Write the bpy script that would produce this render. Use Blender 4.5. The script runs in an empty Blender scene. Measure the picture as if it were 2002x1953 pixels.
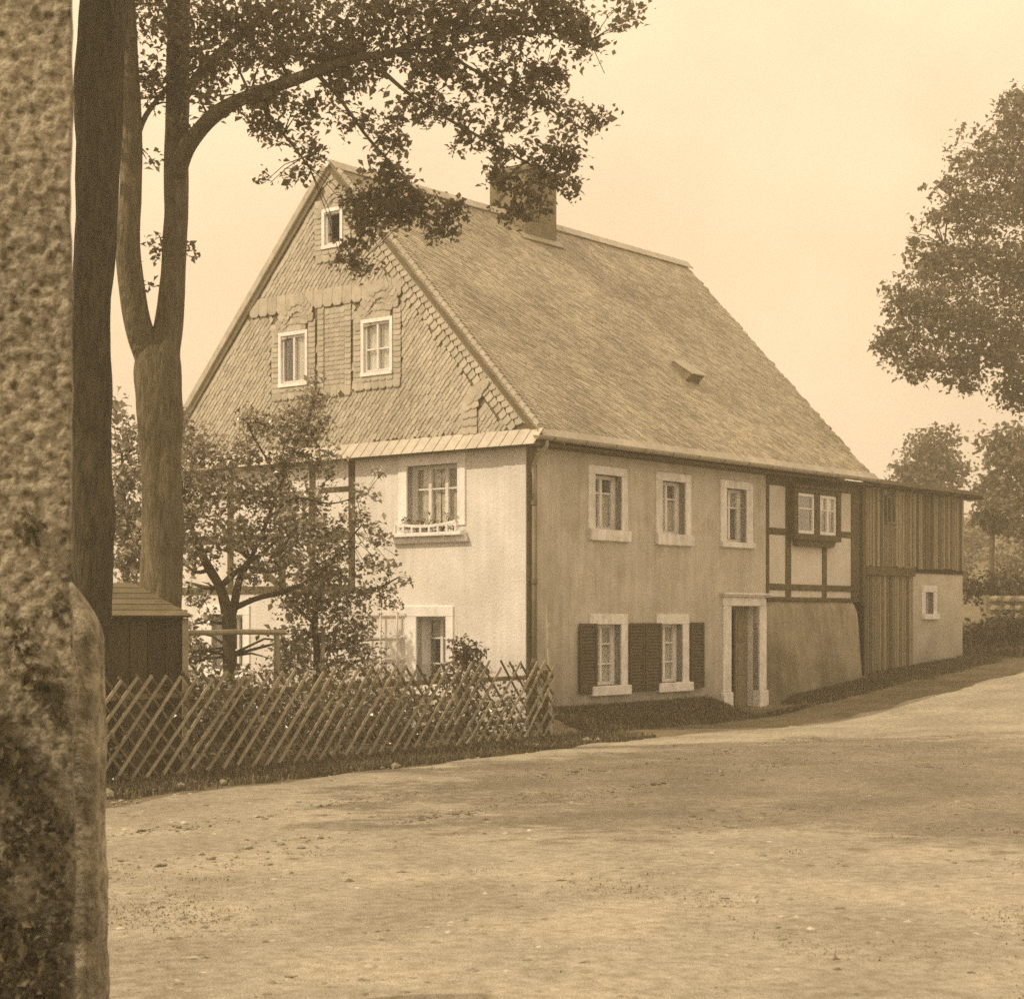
import bpy, bmesh, math, random
import numpy as np
from mathutils import Vector, Matrix, noise

random.seed(7)
RNG = np.random.default_rng(7)
scene = bpy.context.scene
COL = scene.collection
R = math.radians

# ---------------------------------------------------------------- camera
cam_data = bpy.data.cameras.new('camera')
cam = bpy.data.objects.new('camera', cam_data)
COL.objects.link(cam)
cam.location = (0, 0, 1.73)
cam.rotation_euler = (R(90), 0, 0)
cam_data.sensor_width = 36
cam_data.sensor_fit = 'HORIZONTAL'
cam_data.lens = 62.2
cam_data.shift_y = 0.1168
cam_data.clip_end = 3000
cam_data.dof.use_dof = True
cam_data.dof.focus_distance = 27
cam_data.dof.aperture_fstop = 7.0
scene.camera = cam

# ---------------------------------------------------------------- daylight through thin haze
SUN_TO = Vector((-0.664, -0.24, 0.707)).normalized()
sun_el = math.asin(SUN_TO.z)
sun_az = math.atan2(SUN_TO.x, SUN_TO.y)
world = bpy.data.worlds.new('World')
scene.world = world
world.use_nodes = True
nt = world.node_tree
nt.nodes.clear()
sky = nt.nodes.new('ShaderNodeTexSky')
sky.sky_type = 'NISHITA'
sky.sun_disc = False
sky.sun_elevation = sun_el
sky.sun_rotation = sun_az
sky.dust_density = 4.0
sky.air_density = 1.0
bw = nt.nodes.new('ShaderNodeRGBToBW')
pw = nt.nodes.new('ShaderNodeMath'); pw.operation = 'POWER'; pw.inputs[1].default_value = 0.16
tint = nt.nodes.new('ShaderNodeMix'); tint.data_type = 'RGBA'; tint.blend_type = 'MULTIPLY'
tint.inputs['Factor'].default_value = 1
tint.inputs['B'].default_value = (1.0, 0.768, 0.525, 1)
bg = nt.nodes.new('ShaderNodeBackground'); bg.inputs['Strength'].default_value = 0.15
gain = nt.nodes.new('ShaderNodeMath'); gain.operation = 'MULTIPLY'; gain.inputs[1].default_value = 7.3
out = nt.nodes.new('ShaderNodeOutputWorld')
nt.links.new(sky.outputs[0], bw.inputs[0])
nt.links.new(bw.outputs[0], pw.inputs[0])
nt.links.new(pw.outputs[0], gain.inputs[0])
tc = nt.nodes.new('ShaderNodeTexCoord')                     # thin uneven veil of high cloud over the whole dome
veil = nt.nodes.new('ShaderNodeTexNoise'); veil.inputs['Scale'].default_value = 5.5; veil.inputs['Detail'].default_value = 7; veil.inputs['Roughness'].default_value = .6
vr = nt.nodes.new('ShaderNodeMapRange'); vr.inputs['From Min'].default_value = .35; vr.inputs['From Max'].default_value = .65
vr.inputs['To Min'].default_value = .86; vr.inputs['To Max'].default_value = 1.05
vm = nt.nodes.new('ShaderNodeMath'); vm.operation = 'MULTIPLY'
nt.links.new(tc.outputs['Generated'], veil.inputs['Vector']); nt.links.new(veil.outputs['Fac'], vr.inputs['Value'])
nt.links.new(gain.outputs[0], vm.inputs[0]); nt.links.new(vr.outputs[0], vm.inputs[1])
nt.links.new(vm.outputs[0], tint.inputs['A'])
nt.links.new(tint.outputs['Result'], bg.inputs['Color'])
nt.links.new(bg.outputs[0], out.inputs['Surface'])
sun_data = bpy.data.lights.new('sun', 'SUN')
sun_data.energy = 3.6
sun_data.angle = R(0.55)
sun_data.color = (1.0, 0.80, 0.55)
sun = bpy.data.objects.new('sun', sun_data)
COL.objects.link(sun)
sun.rotation_euler = SUN_TO.to_track_quat('Z', 'Y').to_euler()
vs = scene.view_settings
vs.view_transform = 'Standard'; vs.look = 'None'; vs.exposure = 0.30; vs.gamma = 1.0
vs.use_curve_mapping = False
scene.cycles.filter_width = 1.6
scene.cycles.max_bounces = 6
scene.cycles.transparent_max_bounces = 8
scene.cycles.use_denoising = False

# ---------------------------------------------------------------- materials: one warm brown scale
def sep(v):
    """a warm grey-brown of reflectance v; darker tones are a little browner"""
    g = min(1.0, 0.76 + 0.26 * v ** 0.5)
    b = min(1.0, 0.22 + 0.88 * v ** 0.55)
    return (v, v * g, v * b, 1)

def mat(name, v1, v2, scale=3.0, detail=6.0, rough=0.85, bump=0.0, bump_scale=40.0, spec=0.25,
        stretch=(1, 1, 1), lo=0.35, hi=0.68, per_piece=0.0, island=0.0, blotch=0.0, blotch_scale=0.5, dirt=None, bump_dist=0.02, streak=0.0):
    m = bpy.data.materials.new(name); m.use_nodes = True
    t = m.node_tree; n = t.nodes; k = t.links
    p = n['Principled BSDF']
    p.inputs['Roughness'].default_value = rough
    p.inputs['Specular IOR Level'].default_value = spec
    g = n.new('ShaderNodeTexCoord') if stretch != (1, 1, 1) else n.new('ShaderNodeNewGeometry')
    mp = n.new('ShaderNodeMapping'); mp.inputs['Scale'].default_value = stretch
    k.new(g.outputs['Object'] if stretch != (1, 1, 1) else g.outputs['Position'], mp.inputs[0])
    no = n.new('ShaderNodeTexNoise'); no.inputs['Scale'].default_value = scale
    no.inputs['Detail'].default_value = detail; no.inputs['Roughness'].default_value = 0.62
    k.new(mp.outputs[0], no.inputs['Vector'])
    r = n.new('ShaderNodeMapRange'); r.inputs['From Min'].default_value = lo; r.inputs['From Max'].default_value = hi
    k.new(no.outputs['Fac'], r.inputs['Value'])
    mix = n.new('ShaderNodeMix'); mix.data_type = 'RGBA'
    mix.inputs['A'].default_value = sep(v1); mix.inputs['B'].default_value = sep(v2)
    k.new(r.outputs[0], mix.inputs['Factor'])
    last = mix.outputs['Result']
    def scaled(last, fac_socket, lo_, hi_):
        mr = n.new('ShaderNodeMapRange'); mr.inputs['To Min'].default_value = lo_; mr.inputs['To Max'].default_value = hi_
        k.new(fac_socket, mr.inputs['Value'])
        vm = n.new('ShaderNodeVectorMath'); vm.operation = 'SCALE'
        k.new(last, vm.inputs[0]); k.new(mr.outputs[0], vm.inputs['Scale'])
        return vm.outputs[0]
    if per_piece:
        oi = n.new('ShaderNodeObjectInfo'); last = scaled(last, oi.outputs['Random'], 1 - per_piece, 1 + per_piece)
    if island:
        gi = n.new('ShaderNodeNewGeometry'); last = scaled(last, gi.outputs['Random Per Island'], 1 - island, 1 + island)
    if blotch:
        g2 = n.new('ShaderNodeNewGeometry')
        nb = n.new('ShaderNodeTexNoise'); nb.inputs['Scale'].default_value = blotch_scale; nb.inputs['Detail'].default_value = 4
        k.new(g2.outputs['Position'], nb.inputs['Vector'])
        rb = n.new('ShaderNodeMapRange'); rb.inputs['From Min'].default_value = 0.38; rb.inputs['From Max'].default_value = 0.62
        k.new(nb.outputs['Fac'], rb.inputs['Value'])
        last = scaled(last, rb.outputs[0], 1 - blotch, 1 + blotch)
    if streak:  # old rain marks running down the wall
        g4 = n.new('ShaderNodeTexCoord'); m4 = n.new('ShaderNodeMapping'); m4.inputs['Scale'].default_value = (5.5, 5.5, .42)
        k.new(g4.outputs['Object'], m4.inputs[0])
        n4 = n.new('ShaderNodeTexNoise'); n4.inputs['Scale'].default_value = 1.6; n4.inputs['Detail'].default_value = 6
        k.new(m4.outputs[0], n4.inputs['Vector'])
        r4 = n.new('ShaderNodeMapRange'); r4.inputs['From Min'].default_value = .36; r4.inputs['From Max'].default_value = .62
        k.new(n4.outputs['Fac'], r4.inputs['Value']); last = scaled(last, r4.outputs[0], 1 - streak, 1 + streak * .4)
    if dirt:  # rising damp: a stained zone near the foot of the wall, ragged by noise
        z0, z1, amt = dirt
        g3 = n.new('ShaderNodeNewGeometry'); sx = n.new('ShaderNodeSeparateXYZ'); k.new(g3.outputs['Position'], sx.inputs[0])
        nd = n.new('ShaderNodeTexNoise'); nd.inputs['Scale'].default_value = 1.6; nd.inputs['Detail'].default_value = 5
        k.new(g3.outputs['Position'], nd.inputs['Vector'])
        ad = n.new('ShaderNodeMath'); ad.operation = 'MULTIPLY_ADD'; ad.inputs[1].default_value = -(z1 - z0) * 1.2
        k.new(nd.outputs['Fac'], ad.inputs[0]); k.new(sx.outputs['Z'], ad.inputs[2])
        rd = n.new('ShaderNodeMapRange'); rd.inputs['From Min'].default_value = z0 - (z1 - z0) * .6; rd.inputs['From Max'].default_value = z1 - (z1 - z0) * .6
        rd.inputs['To Min'].default_value = 1 - amt; rd.inputs['To Max'].default_value = 1.0
        k.new(ad.outputs[0], rd.inputs['Value'])
        vm = n.new('ShaderNodeVectorMath'); vm.operation = 'SCALE'
        k.new(last, vm.inputs[0]); k.new(rd.outputs[0], vm.inputs['Scale']); last = vm.outputs[0]
    k.new(last, p.inputs['Base Color'])
    if bump:
        n2 = n.new('ShaderNodeTexNoise'); n2.inputs['Scale'].default_value = bump_scale; n2.inputs['Detail'].default_value = 5
        k.new(mp.outputs[0], n2.inputs['Vector'])
        b = n.new('ShaderNodeBump'); b.inputs['Strength'].default_value = bump; b.inputs['Distance'].default_value = bump_dist
        k.new(n2.outputs['Fac'], b.inputs['Height']); k.new(b.outputs[0], p.inputs['Normal'])
    return m

M = {}
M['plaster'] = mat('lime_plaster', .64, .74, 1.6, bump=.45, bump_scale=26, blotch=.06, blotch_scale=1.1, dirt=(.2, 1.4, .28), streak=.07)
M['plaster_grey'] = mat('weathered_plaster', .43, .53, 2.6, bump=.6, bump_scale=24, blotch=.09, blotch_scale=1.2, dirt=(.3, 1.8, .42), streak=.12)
M['plaster_base'] = mat('rough_grey_render', .20, .33, 1.3, bump=.9, bump_scale=12, blotch=.2, blotch_scale=.9, dirt=(.4, 1.2, .25), streak=.18)
M['infill'] = mat('infill_plaster', .50, .60, 2.5, bump=.3, bump_scale=26, blotch=.06)
M['barn_plaster'] = mat('barn_plaster', .40, .54, 1.4, bump=.5, bump_scale=16, blotch=.12, dirt=(.7, 1.5, .3))
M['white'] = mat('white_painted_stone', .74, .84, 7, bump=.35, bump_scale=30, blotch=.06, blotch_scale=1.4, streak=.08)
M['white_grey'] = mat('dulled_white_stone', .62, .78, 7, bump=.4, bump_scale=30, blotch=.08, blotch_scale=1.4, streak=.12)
M['sash'] = mat('white_sash_paint', .66, .76, 8, rough=.5)
M['timber'] = mat('dark_oak_timber', .065, .11, 9, bump=.4, bump_scale=40, blotch=.2)
M['timber_pale'] = mat('silvered_timber', .12, .20, 9, bump=.4, bump_scale=40, blotch=.2)
M['shutter'] = mat('dark_shutter_paint', .050, .075, 6, rough=.6, blotch=.15)
M['door'] = mat('worn_door_paint', .16, .22, 5, rough=.6, bump=.2, bump_scale=40)
M['board'] = mat('weathered_boards', .15, .26, 6, bump=.4, bump_scale=30, stretch=(6, 6, .6), per_piece=.6)
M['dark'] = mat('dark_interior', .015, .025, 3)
M['slate'] = mat('roof_slate', .27, .36, 8, rough=.55, spec=.5, bump=.15, bump_scale=50, per_piece=.17, island=.24, blotch=.16, blotch_scale=.7)
M['gable_slate'] = mat('gable_slate', .36, .46, 8, rough=.6, spec=.4, bump=.15, bump_scale=50, per_piece=.11, island=.13, blotch=.08, blotch_scale=.7)
M['pale_slate'] = mat('pale_slate', .40, .50, 8, rough=.6, spec=.4, bump=.15, bump_scale=50, per_piece=.08, blotch=.08)
M['under'] = mat('roof_underlay', .05, .08, 5)
M['gable_back'] = mat('gable_backing', .12, .17, 5)
M['zinc'] = mat('weathered_zinc', .28, .36, 6, rough=.5, spec=.5)
M['zinc_dark'] = mat('tarnished_pipe', .12, .18, 6, rough=.6, spec=.4)
M['chimney'] = mat('sooty_chimney', .14, .21, 5, bump=.6, bump_scale=16, blotch=.2, blotch_scale=2)
M['bark'] = mat('grey_bark', .09, .16, 9, bump=1.0, bump_scale=13, stretch=(2.2, 2.2, .45), lo=.40, hi=.60, bump_dist=.06, blotch=.15, blotch_scale=1.2)
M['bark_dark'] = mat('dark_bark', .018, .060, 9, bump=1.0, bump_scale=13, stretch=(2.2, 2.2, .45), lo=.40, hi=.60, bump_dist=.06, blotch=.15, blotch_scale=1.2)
M['twig'] = mat('dark_twig', .035, .07, 7)
M['fence_shade'] = mat('shaded_fence_wood', .08, .14, 9, bump=.3, bump_scale=50, per_piece=.3)  # fence wood darkened in colour, as the back layer lies in shade
M['fence_wood'] = mat('grey_fence_wood', .22, .33, 9, bump=.3, bump_scale=50, per_piece=.25)
M['hut_wood'] = mat('dark_shed_boards', .04, .08, 8, bump=.4, bump_scale=30, stretch=(6, 6, .6), per_piece=.3)
M['hut_roof'] = mat('felted_roof_boards', .11, .16, 5, bump=.4, bump_scale=25, per_piece=.12)
M['pole'] = mat('pale_round_pole', .30, .42, 9, bump=.3, bump_scale=40)
M['granite'] = mat('lichened_granite', .15, .38, 14, bump=1.0, bump_scale=38, blotch=.22, blotch_scale=3.5, bump_dist=.04)
M['roughcast'] = mat('roughcast_render', .07, .33, 30, bump=1.0, bump_scale=60, lo=.34, hi=.56, blotch=.16, blotch_scale=2.2, dirt=(1.0, 2.4, .45))
M['stone'] = mat('field_stone', .25, .36, 6, bump=.6, bump_scale=20, per_piece=.25)
M['rubble'] = mat('rubble_stone', .20, .30, 4, bump=.5, bump_scale=14, per_piece=.22)
M['mortar'] = mat('mortar', .18, .25, 5, bump=.4, bump_scale=20)
M['road'] = mat('sandy_road', .22, .42, 13.0, detail=15, bump=1.0, bump_scale=70, blotch=.15, blotch_scale=.8, lo=.26, hi=.66)
M['gravel'] = mat('road_gravel', .10, .46, 5, island=.35)
M['earth'] = mat('grassy_earth', .12, .20, 2.2, detail=8, bump=.9, bump_scale=14, blotch=.2)
M['hill'] = mat('hill_meadow', .20, .32, .25, detail=8, blotch=.18, blotch_scale=.09)

def leaf_mat(name, v, island=.4, rough=.45, trans=.25, spec=.4):
    m = mat(name, v * .8, v * 1.2, 1.2, rough=rough, spec=spec, island=island)
    p = m.node_tree.nodes['Principled BSDF']
    t = m.node_tree
    src = p.inputs['Base Color'].links[0].from_socket
    tr = t.nodes.new('ShaderNodeBsdfTranslucent'); t.links.new(src, tr.inputs['Color'])
    mx = t.nodes.new('ShaderNodeMixShader'); mx.inputs['Fac'].default_value = trans
    o = t.nodes['Material Output']
    t.links.new(p.outputs[0], mx.inputs[1]); t.links.new(tr.outputs[0], mx.inputs[2]); t.links.new(mx.outputs[0], o.inputs['Surface'])
    return m
M['leaf'] = leaf_mat('maple_leaf', .18, trans=.55)
M['leaf_dark'] = leaf_mat('dark_leaf', .06)  # dark leaf tone for the dark tree, hedge and low bush
M['leaf_fruit'] = leaf_mat('glossy_fruit_leaf', .26, island=.8, rough=.3, spec=.9)
M['leaf_right'] = leaf_mat('linden_leaf', .17, trans=.45)
M['leaf_far'] = leaf_mat('distant_leaf', .18)
M['leaf_ivy'] = leaf_mat('creeper_leaf', .085, island=.6, rough=.6)
M['leaf_garden'] = leaf_mat('garden_leaf', .12, island=.75, rough=.3, spec=.9)
M['petal'] = leaf_mat('pale_flower_petal', .55, island=.3)
M['grass'] = leaf_mat('meadow_grass', .13, island=.5, rough=.5, trans=.2)
M['grass_dry'] = leaf_mat('dry_road_grass', .20, island=.5, rough=.5, trans=.2)

def glass_mat():
    m = bpy.data.materials.new('window_glass'); m.use_nodes = True
    t = m.node_tree; n = t.nodes; k = t.links
    n.remove(n['Principled BSDF'])
    gl = n.new('ShaderNodeBsdfGlossy'); gl.inputs['Roughness'].default_value = .04; gl.inputs['Color'].default_value = (.9, .9, .9, 1)
    tr = n.new('ShaderNodeBsdfTransparent'); tr.inputs['Color'].default_value = (.93, .93, .90, 1)
    lw = n.new('ShaderNodeLayerWeight'); lw.inputs['Blend'].default_value = .5
    fr = n.new('ShaderNodeMath'); fr.operation = 'POWER'; fr.inputs[1].default_value = 3.0; k.new(lw.outputs['Facing'], fr.inputs[0])
    nz = n.new('ShaderNodeTexNoise'); nz.inputs['Scale'].default_value = 3
    bp = n.new('ShaderNodeBump'); bp.inputs['Strength'].default_value = .06
    k.new(nz.outputs['Fac'], bp.inputs['Height']); k.new(bp.outputs[0], gl.inputs['Normal'])
    ad = n.new('ShaderNodeMath'); ad.inputs[1].default_value = .05; k.new(fr.outputs[0], ad.inputs[0])
    mx = n.new('ShaderNodeMixShader'); k.new(ad.outputs[0], mx.inputs['Fac'])
    k.new(tr.outputs[0], mx.inputs[1]); k.new(gl.outputs[0], mx.inputs[2])
    k.new(mx.outputs[0], n['Material Output'].inputs['Surface'])
    return m
M['glass'] = glass_mat()
M['curtain'] = leaf_mat('net_curtain', .78, island=0, rough=.9, trans=.12, spec=.1)

# ---------------------------------------------------------------- building helpers
def link(o, parent=None):
    COL.objects.link(o)
    if parent is not None: o.parent = parent
    return o

def tag(o, label=None, cat=None, group=None, kind=None):
    if label: o['label'] = label
    if cat: o['category'] = cat
    if group: o['group'] = group
    if kind: o['kind'] = kind
    return o

def thing(name, loc, label, cat, rz=0.0, group=None):
    o = link(bpy.data.objects.new(name, None)); o.location = loc; o.rotation_euler = (0, 0, rz)
    o.empty_display_size = .2
    return tag(o, label, cat, group)

def pydata(name, verts, faces, m, parent=None, smooth=False, kind=None, loc=None):
    me = bpy.data.meshes.new(name)
    me.from_pydata([tuple(v) for v in verts], [], faces)
    if m is not None: me.materials.append(m)
    if smooth: me.shade_smooth()
    me.update()
    o = link(bpy.data.objects.new(name, me), parent)
    if loc is not None: o.location = loc
    if kind: o['kind'] = kind
    return o

def npmesh(name, V, F, m, parent=None, smooth=False, kind=None):
    """V (n,3) float, F (k,c) int: one mesh, all faces with c corners"""
    V = np.asarray(V, dtype=np.float32); F = np.asarray(F, dtype=np.int32)
    me = bpy.data.meshes.new(name)
    me.vertices.add(len(V)); me.vertices.foreach_set('co', V.ravel())
    c = F.shape[1]
    me.loops.add(F.size); me.loops.foreach_set('vertex_index', F.ravel())
    me.polygons.add(len(F)); me.polygons.foreach_set('loop_start', np.arange(0, F.size, c, dtype=np.int32))
    me.materials.append(m)
    me.update(calc_edges=True)
    if smooth: me.shade_smooth()
    else: me.shade_flat()
    o = link(bpy.data.objects.new(name, me), parent)
    if kind: o['kind'] = kind
    return o

class MB:
    """collects boxes, hulls and tubes into one mesh"""
    def __init__(s): s.v = []; s.f = []
    def hexa(s, pts):
        b = len(s.v); s.v += [tuple(p) for p in pts]
        s.f += [[b + i for i in q] for q in ((3, 2, 1, 0), (4, 5, 6, 7), (0, 1, 5, 4), (1, 2, 6, 5), (2, 3, 7, 6), (3, 0, 4, 7))]
        return s
    def box(s, lo, hi):
        (a, b, c), (d, e, f) = lo, hi
        return s.hexa([(a, b, c), (d, b, c), (d, e, c), (a, e, c), (a, b, f), (d, b, f), (d, e, f), (a, e, f)])
    def fbox(s, P, u0, u1, z0, z1, o0, o1):
        """box in a facade frame: u along, z up, o outward"""
        return s.hexa([P(u0, z0, o0), P(u1, z0, o0), P(u1, z0, o1), P(u0, z0, o1), P(u0, z1, o0), P(u1, z1, o0), P(u1, z1, o1), P(u0, z1, o1)])
    def prism(s, poly, P, o0, o1):
        """polygon [(u,z)] extruded from o0 to o1"""
        b = len(s.v); k = len(poly)
        s.v += [tuple(P(u, z, o0)) for u, z in poly] + [tuple(P(u, z, o1)) for u, z in poly]
        s.f += [[b + i for i in range(k)][::-1], [b + k + i for i in range(k)]]
        s.f += [[b + i, b + (i + 1) % k, b + k + (i + 1) % k, b + k + i] for i in range(k)]
        return s
    def bar(s, a, b, w, h, up=(0, 0, 1)):
        a = Vector(a); b = Vector(b); d = (b - a).normalized(); upv = Vector(up)
        x = d.cross(upv)
        if x.length < 1e-4: x = d.cross(Vector((1, 0, 0)))
        x = x.normalized() * w / 2; y = x.cross(d).normalized() * h / 2
        return s.hexa([a - x - y, a + x - y, a + x + y, a - x + y, b - x - y, b + x - y, b + x + y, b - x + y])
    def tube(s, pts, rad, sides=8, caps=True, wob=0.0):
        pts = [Vector(p) for p in pts]
        b0 = len(s.v); n = len(pts)
        if isinstance(rad, (int, float)): rad = [rad] * n
        ref = Vector((0.3, 1, 0.1))
        for i, p in enumerate(pts):
            d = (pts[min(i + 1, n - 1)] - pts[max(i - 1, 0)]).normalized()
            x = d.cross(ref).normalized(); y = d.cross(x).normalized()
            for j in range(sides):
                a = 2 * math.pi * j / sides
                r = rad[i] * (1 + (wob * noise.noise(Vector((math.cos(a) * 1.3, math.sin(a) * 1.3, p.z * .9 + p.x)))) + wob * .35 * noise.noise(Vector((math.cos(a) * 4.5, math.sin(a) * 4.5, p.z * 2.6 + p.y))))
                s.v.append(tuple(p + (x * math.cos(a) + y * math.sin(a)) * r))
        for i in range(n - 1):
            for j in range(sides):
                j2 = (j + 1) % sides
                s.f.append([b0 + i * sides + j, b0 + i * sides + j2, b0 + (i + 1) * sides + j2, b0 + (i + 1) * sides + j])
        if caps:
            s.f.append([b0 + j for j in range(sides)][::-1]); s.f.append([b0 + (n - 1) * sides + j for j in range(sides)])
        return s
    def build(s, name, m, parent=None, bevel=0.0, smooth=False, kind=None, label=None, loc=None):
        me = bpy.data.meshes.new(name)
        me.from_pydata(s.v, [], s.f); me.materials.append(m)
        bm = bmesh.new(); bm.from_mesh(me); bmesh.ops.recalc_face_normals(bm, faces=bm.faces); bm.to_mesh(me); bm.free()
        if smooth: me.shade_smooth()
        o = link(bpy.data.objects.new(name, me), parent)
        if loc is not None: o.location = loc
        if bevel:
            b = o.modifiers.new('bevel', 'BEVEL'); b.width = bevel; b.segments = 1; b.limit_method = 'ANGLE'
        if kind: o['kind'] = kind
        if label: o['label'] = label
        return o

def spline(pts, per=4):
    """smooth a list of (x,y,z,r)"""
    out = []
    P = [np.array(p, float) for p in pts]
    P = [2 * P[0] - P[1]] + P + [2 * P[-1] - P[-2]]
    for i in range(1, len(P) - 2):
        for k in range(per):
            t = k / per; p0, p1, p2, p3 = P[i - 1], P[i], P[i + 1], P[i + 2]
            q = .5 * ((2 * p1) + (-p0 + p2) * t + (2 * p0 - 5 * p1 + 4 * p2 - p3) * t * t + (-p0 + 3 * p1 - 3 * p2 + p3) * t ** 3)
            q[3] = max(q[3], .003); out.append(q)
    out.append(P[-2])
    return out

def leaf_cloud(name, C, size, m, parent=None, up=.35, kind=None, aspect=.62, jitter=.35):
    """a folded leaf of two triangles... each leaf its own little fold, N of them"""
    C = np.asarray(C, np.float32); N = len(C)
    nrm = RNG.normal(size=(N, 3)); nrm[:, 2] = np.abs(nrm[:, 2]) * 1.0 + up; nrm /= np.linalg.norm(nrm, axis=1)[:, None]
    a = RNG.normal(size=(N, 3)); a -= (a * nrm).sum(1)[:, None] * nrm; a /= np.linalg.norm(a, axis=1)[:, None]
    b = np.cross(nrm, a)
    L = (size * (1 + jitter * RNG.normal(size=N))).clip(size * .45, size * 1.9)[:, None]
    W = L * aspect
    fold = L * .14
    V = np.empty((N, 5, 3), np.float32)
    V[:, 0] = C - a * L * .5
    V[:, 1] = C - a * L * .08 + b * W * .5 + nrm * fold
    V[:, 2] = C + a * L * .5 - nrm * fold * .6
    V[:, 3] = C - a * L * .08 - b * W * .5 + nrm * fold
    V[:, 4] = C + a * L * .1
    base = (np.arange(N) * 5)[:, None]
    T = np.array([[0, 4, 1], [1, 4, 2], [2, 4, 3], [3, 4, 0]])
    F = (base[:, None, :] + T[None]).reshape(-1, 3)
    return npmesh(name, V.reshape(-1, 3), F, m, parent, kind=kind)

def clump_points(cx, cy, cz, rx, rz, n, depth=1.0, sub=True):
    """leaf places in an uneven clump: small sprays of leaves round random twig tips"""
    if n <= 0: return np.zeros((0, 3))
    ry = max(rx, rz) * depth
    k = max(1, n // 8)
    tip = RNG.normal(size=(k, 3)); tip /= np.linalg.norm(tip, axis=1)[:, None]
    tip *= RNG.random((k, 1)) ** .6 * (1 + .35 * (RNG.random((k, 1)) < .18))
    tip = tip * np.array([rx, ry, rz]) * 1.08
    who = RNG.integers(0, k, n)
    sp = .36 * min(rx, rz) + .07
    pts = tip[who] + RNG.normal(size=(n, 3)) * sp * np.array([.5, .5, .42])
    return pts + np.array([cx, cy, cz])

# ---------------------------------------------------------------- places
HX, HY = 0.215, 26.9                       # the house corner by the road
HA = R(51.1)
LX, LY = math.cos(HA), math.sin(HA)        # along the long wall
GX, GY = -math.sin(HA), math.cos(HA)       # into the house, along the gable
def W(t, s, z=0.0): return Vector((HX + LX * t + GX * s, HY + LY * t + GY * s, z))
def to_house(x, y):
    a, b = x - HX, y - HY
    return a * LX + b * LY, a * GX + b * GY
F0 = Vector((-5.42, 16.42)); F1 = Vector((0.59, 25.4))   # lattice fence by the road
FD = (F1 - F0).normalized(); FN = Vector((FD.y, -FD.x))

def soft(x): return math.log1p(math.exp(min(x * 2, 40))) / 2
def H(x, y):
    """height of the ground"""
    t, s = to_house(x, y)
    z = .088 * soft(min(t, 40) - 5.2) + .02 * soft(min(-s, 12) - 3) * min(1, max(0, (t - 2) / 5))
    far = max(0.0, y - 46 - max(0, 6 - x) * .25)
    z += 9.0 * (1 - math.exp(-(far / 60.0) ** 1.6)) * min(1.0, max(0.0, (x + 5) / 25.0)) + .015 * max(0, far - 60) * min(1.0, max(0.0, (x + 5) / 25.0)) * .4
    return z

def bank(x, y):
    """the grassy bank against the foot of the long wall"""
    t, s = to_house(x, y)
    d = -s
    if d < -.3 or d > 1.5 or t < .1: return 0.0
    k = max(0.0, 1 - max(d, 0) / 1.15); k = k * k * (3 - 2 * k)
    h = .33 if t < 5.3 else (.0 if t < 7.15 else .10)
    if 5.0 < t < 5.5: h = .33 * (5.5 - t) / .5
    if 7.1 < t < 7.6: h = .10 * (t - 7.1) / .5
    if t > 11: h *= max(0, (15 - t) / 4)
    return h * k

def axis(lo, hi, near_lo, near_hi, fine):
    a = list(np.arange(near_lo, near_hi + 1e-6, fine)); v = near_lo; st = fine
    while v > lo: st *= 1.35; v -= st; a.insert(0, max(v, lo))
    v = near_hi; st = fine
    while v < hi: st *= 1.35; v += st; a.append(min(v, hi))
    return a

def sheet(name, xs, ys, zf, m):
    V = [(x, y, zf(x, y)) for y in ys for x in xs]
    n = len(xs)
    F = [(j * n + i, j * n + i + 1, (j + 1) * n + i + 1, (j + 1) * n + i) for j in range(len(ys) - 1) for i in range(n - 1)]
    return npmesh(name, V, F, m, smooth=True, kind='structure')

def rough(x, y, amp, sc): return amp * noise.noise(Vector((x * sc, y * sc, 3.1)))
sheet('ground', axis(-700, 700, -9, 17, .22), axis(-60, 1500, 10, 46, .22),
      lambda x, y: H(x, y) + bank(x, y) + (rough(x, y, .03, 1.7) if -9 < x < 17 and 9 < y < 46 else 0), M['earth'])

# road: a sandy sheet with a ragged edge, laid over the ground from the grass edge outwards
EDGE = [(-9.2, 6.0), (-6.1, 12.0), (-4.2, 15.2), (-3.0, 17.6), (-1.75, 19.6), (-.5, 21.5), (.55, 23.2), (1.25, 24.3), (2.05, 25.5), (3.5, 27.2), (5.2, 29.25), (7.2, 31.8), (9.3, 34.4), (11.4, 36.6), (14.5, 39.2), (20, 43.0), (30, 49), (60, 64)]
def edge_points(step):
    out = []
    for (a, b), (c, d) in zip(EDGE[:-1], EDGE[1:]):
        n = max(1, int(math.hypot(c - a, d - b) / step))
        out += [(a + (c - a) * i / n, b + (d - b) * i / n) for i in range(n)]
    return out + [EDGE[-1]]
EP = edge_points(.16)
offs = [0.0]
while offs[-1] < 60: offs.append(offs[-1] + (.16 if offs[-1] < 15 else offs[-1] * .12))
V = []; nO = len(offs)
for i, (x, y) in enumerate(EP):
    wob = .22 * noise.noise(Vector((x * .9, y * .9, 0))) + .10 * noise.noise(Vector((x * 3.1, y * 3.1, 5)))
    for o in offs:
        k = o + wob * max(0, 1 - o / 3)
        px, py = x + .80 * k, y - .60 * k
        z = H(px, py) + .012 + .03 + rough(px, py, .012, .8) + rough(px, py, .005, 5.0)
        # two shallow wheel tracks follow the road
        for c in (1.9, 3.3): z -= .014 * math.exp(-((o - c - .25 * math.sin(y * .35)) / .22) ** 2)
        if o == 0: z -= .06
        V.append((px, py, z))
F = [(i * nO + j, i * nO + j + 1, (i + 1) * nO + j + 1, (i + 1) * nO + j) for i in range(len(EP) - 1) for j in range(nO - 1)]
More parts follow.
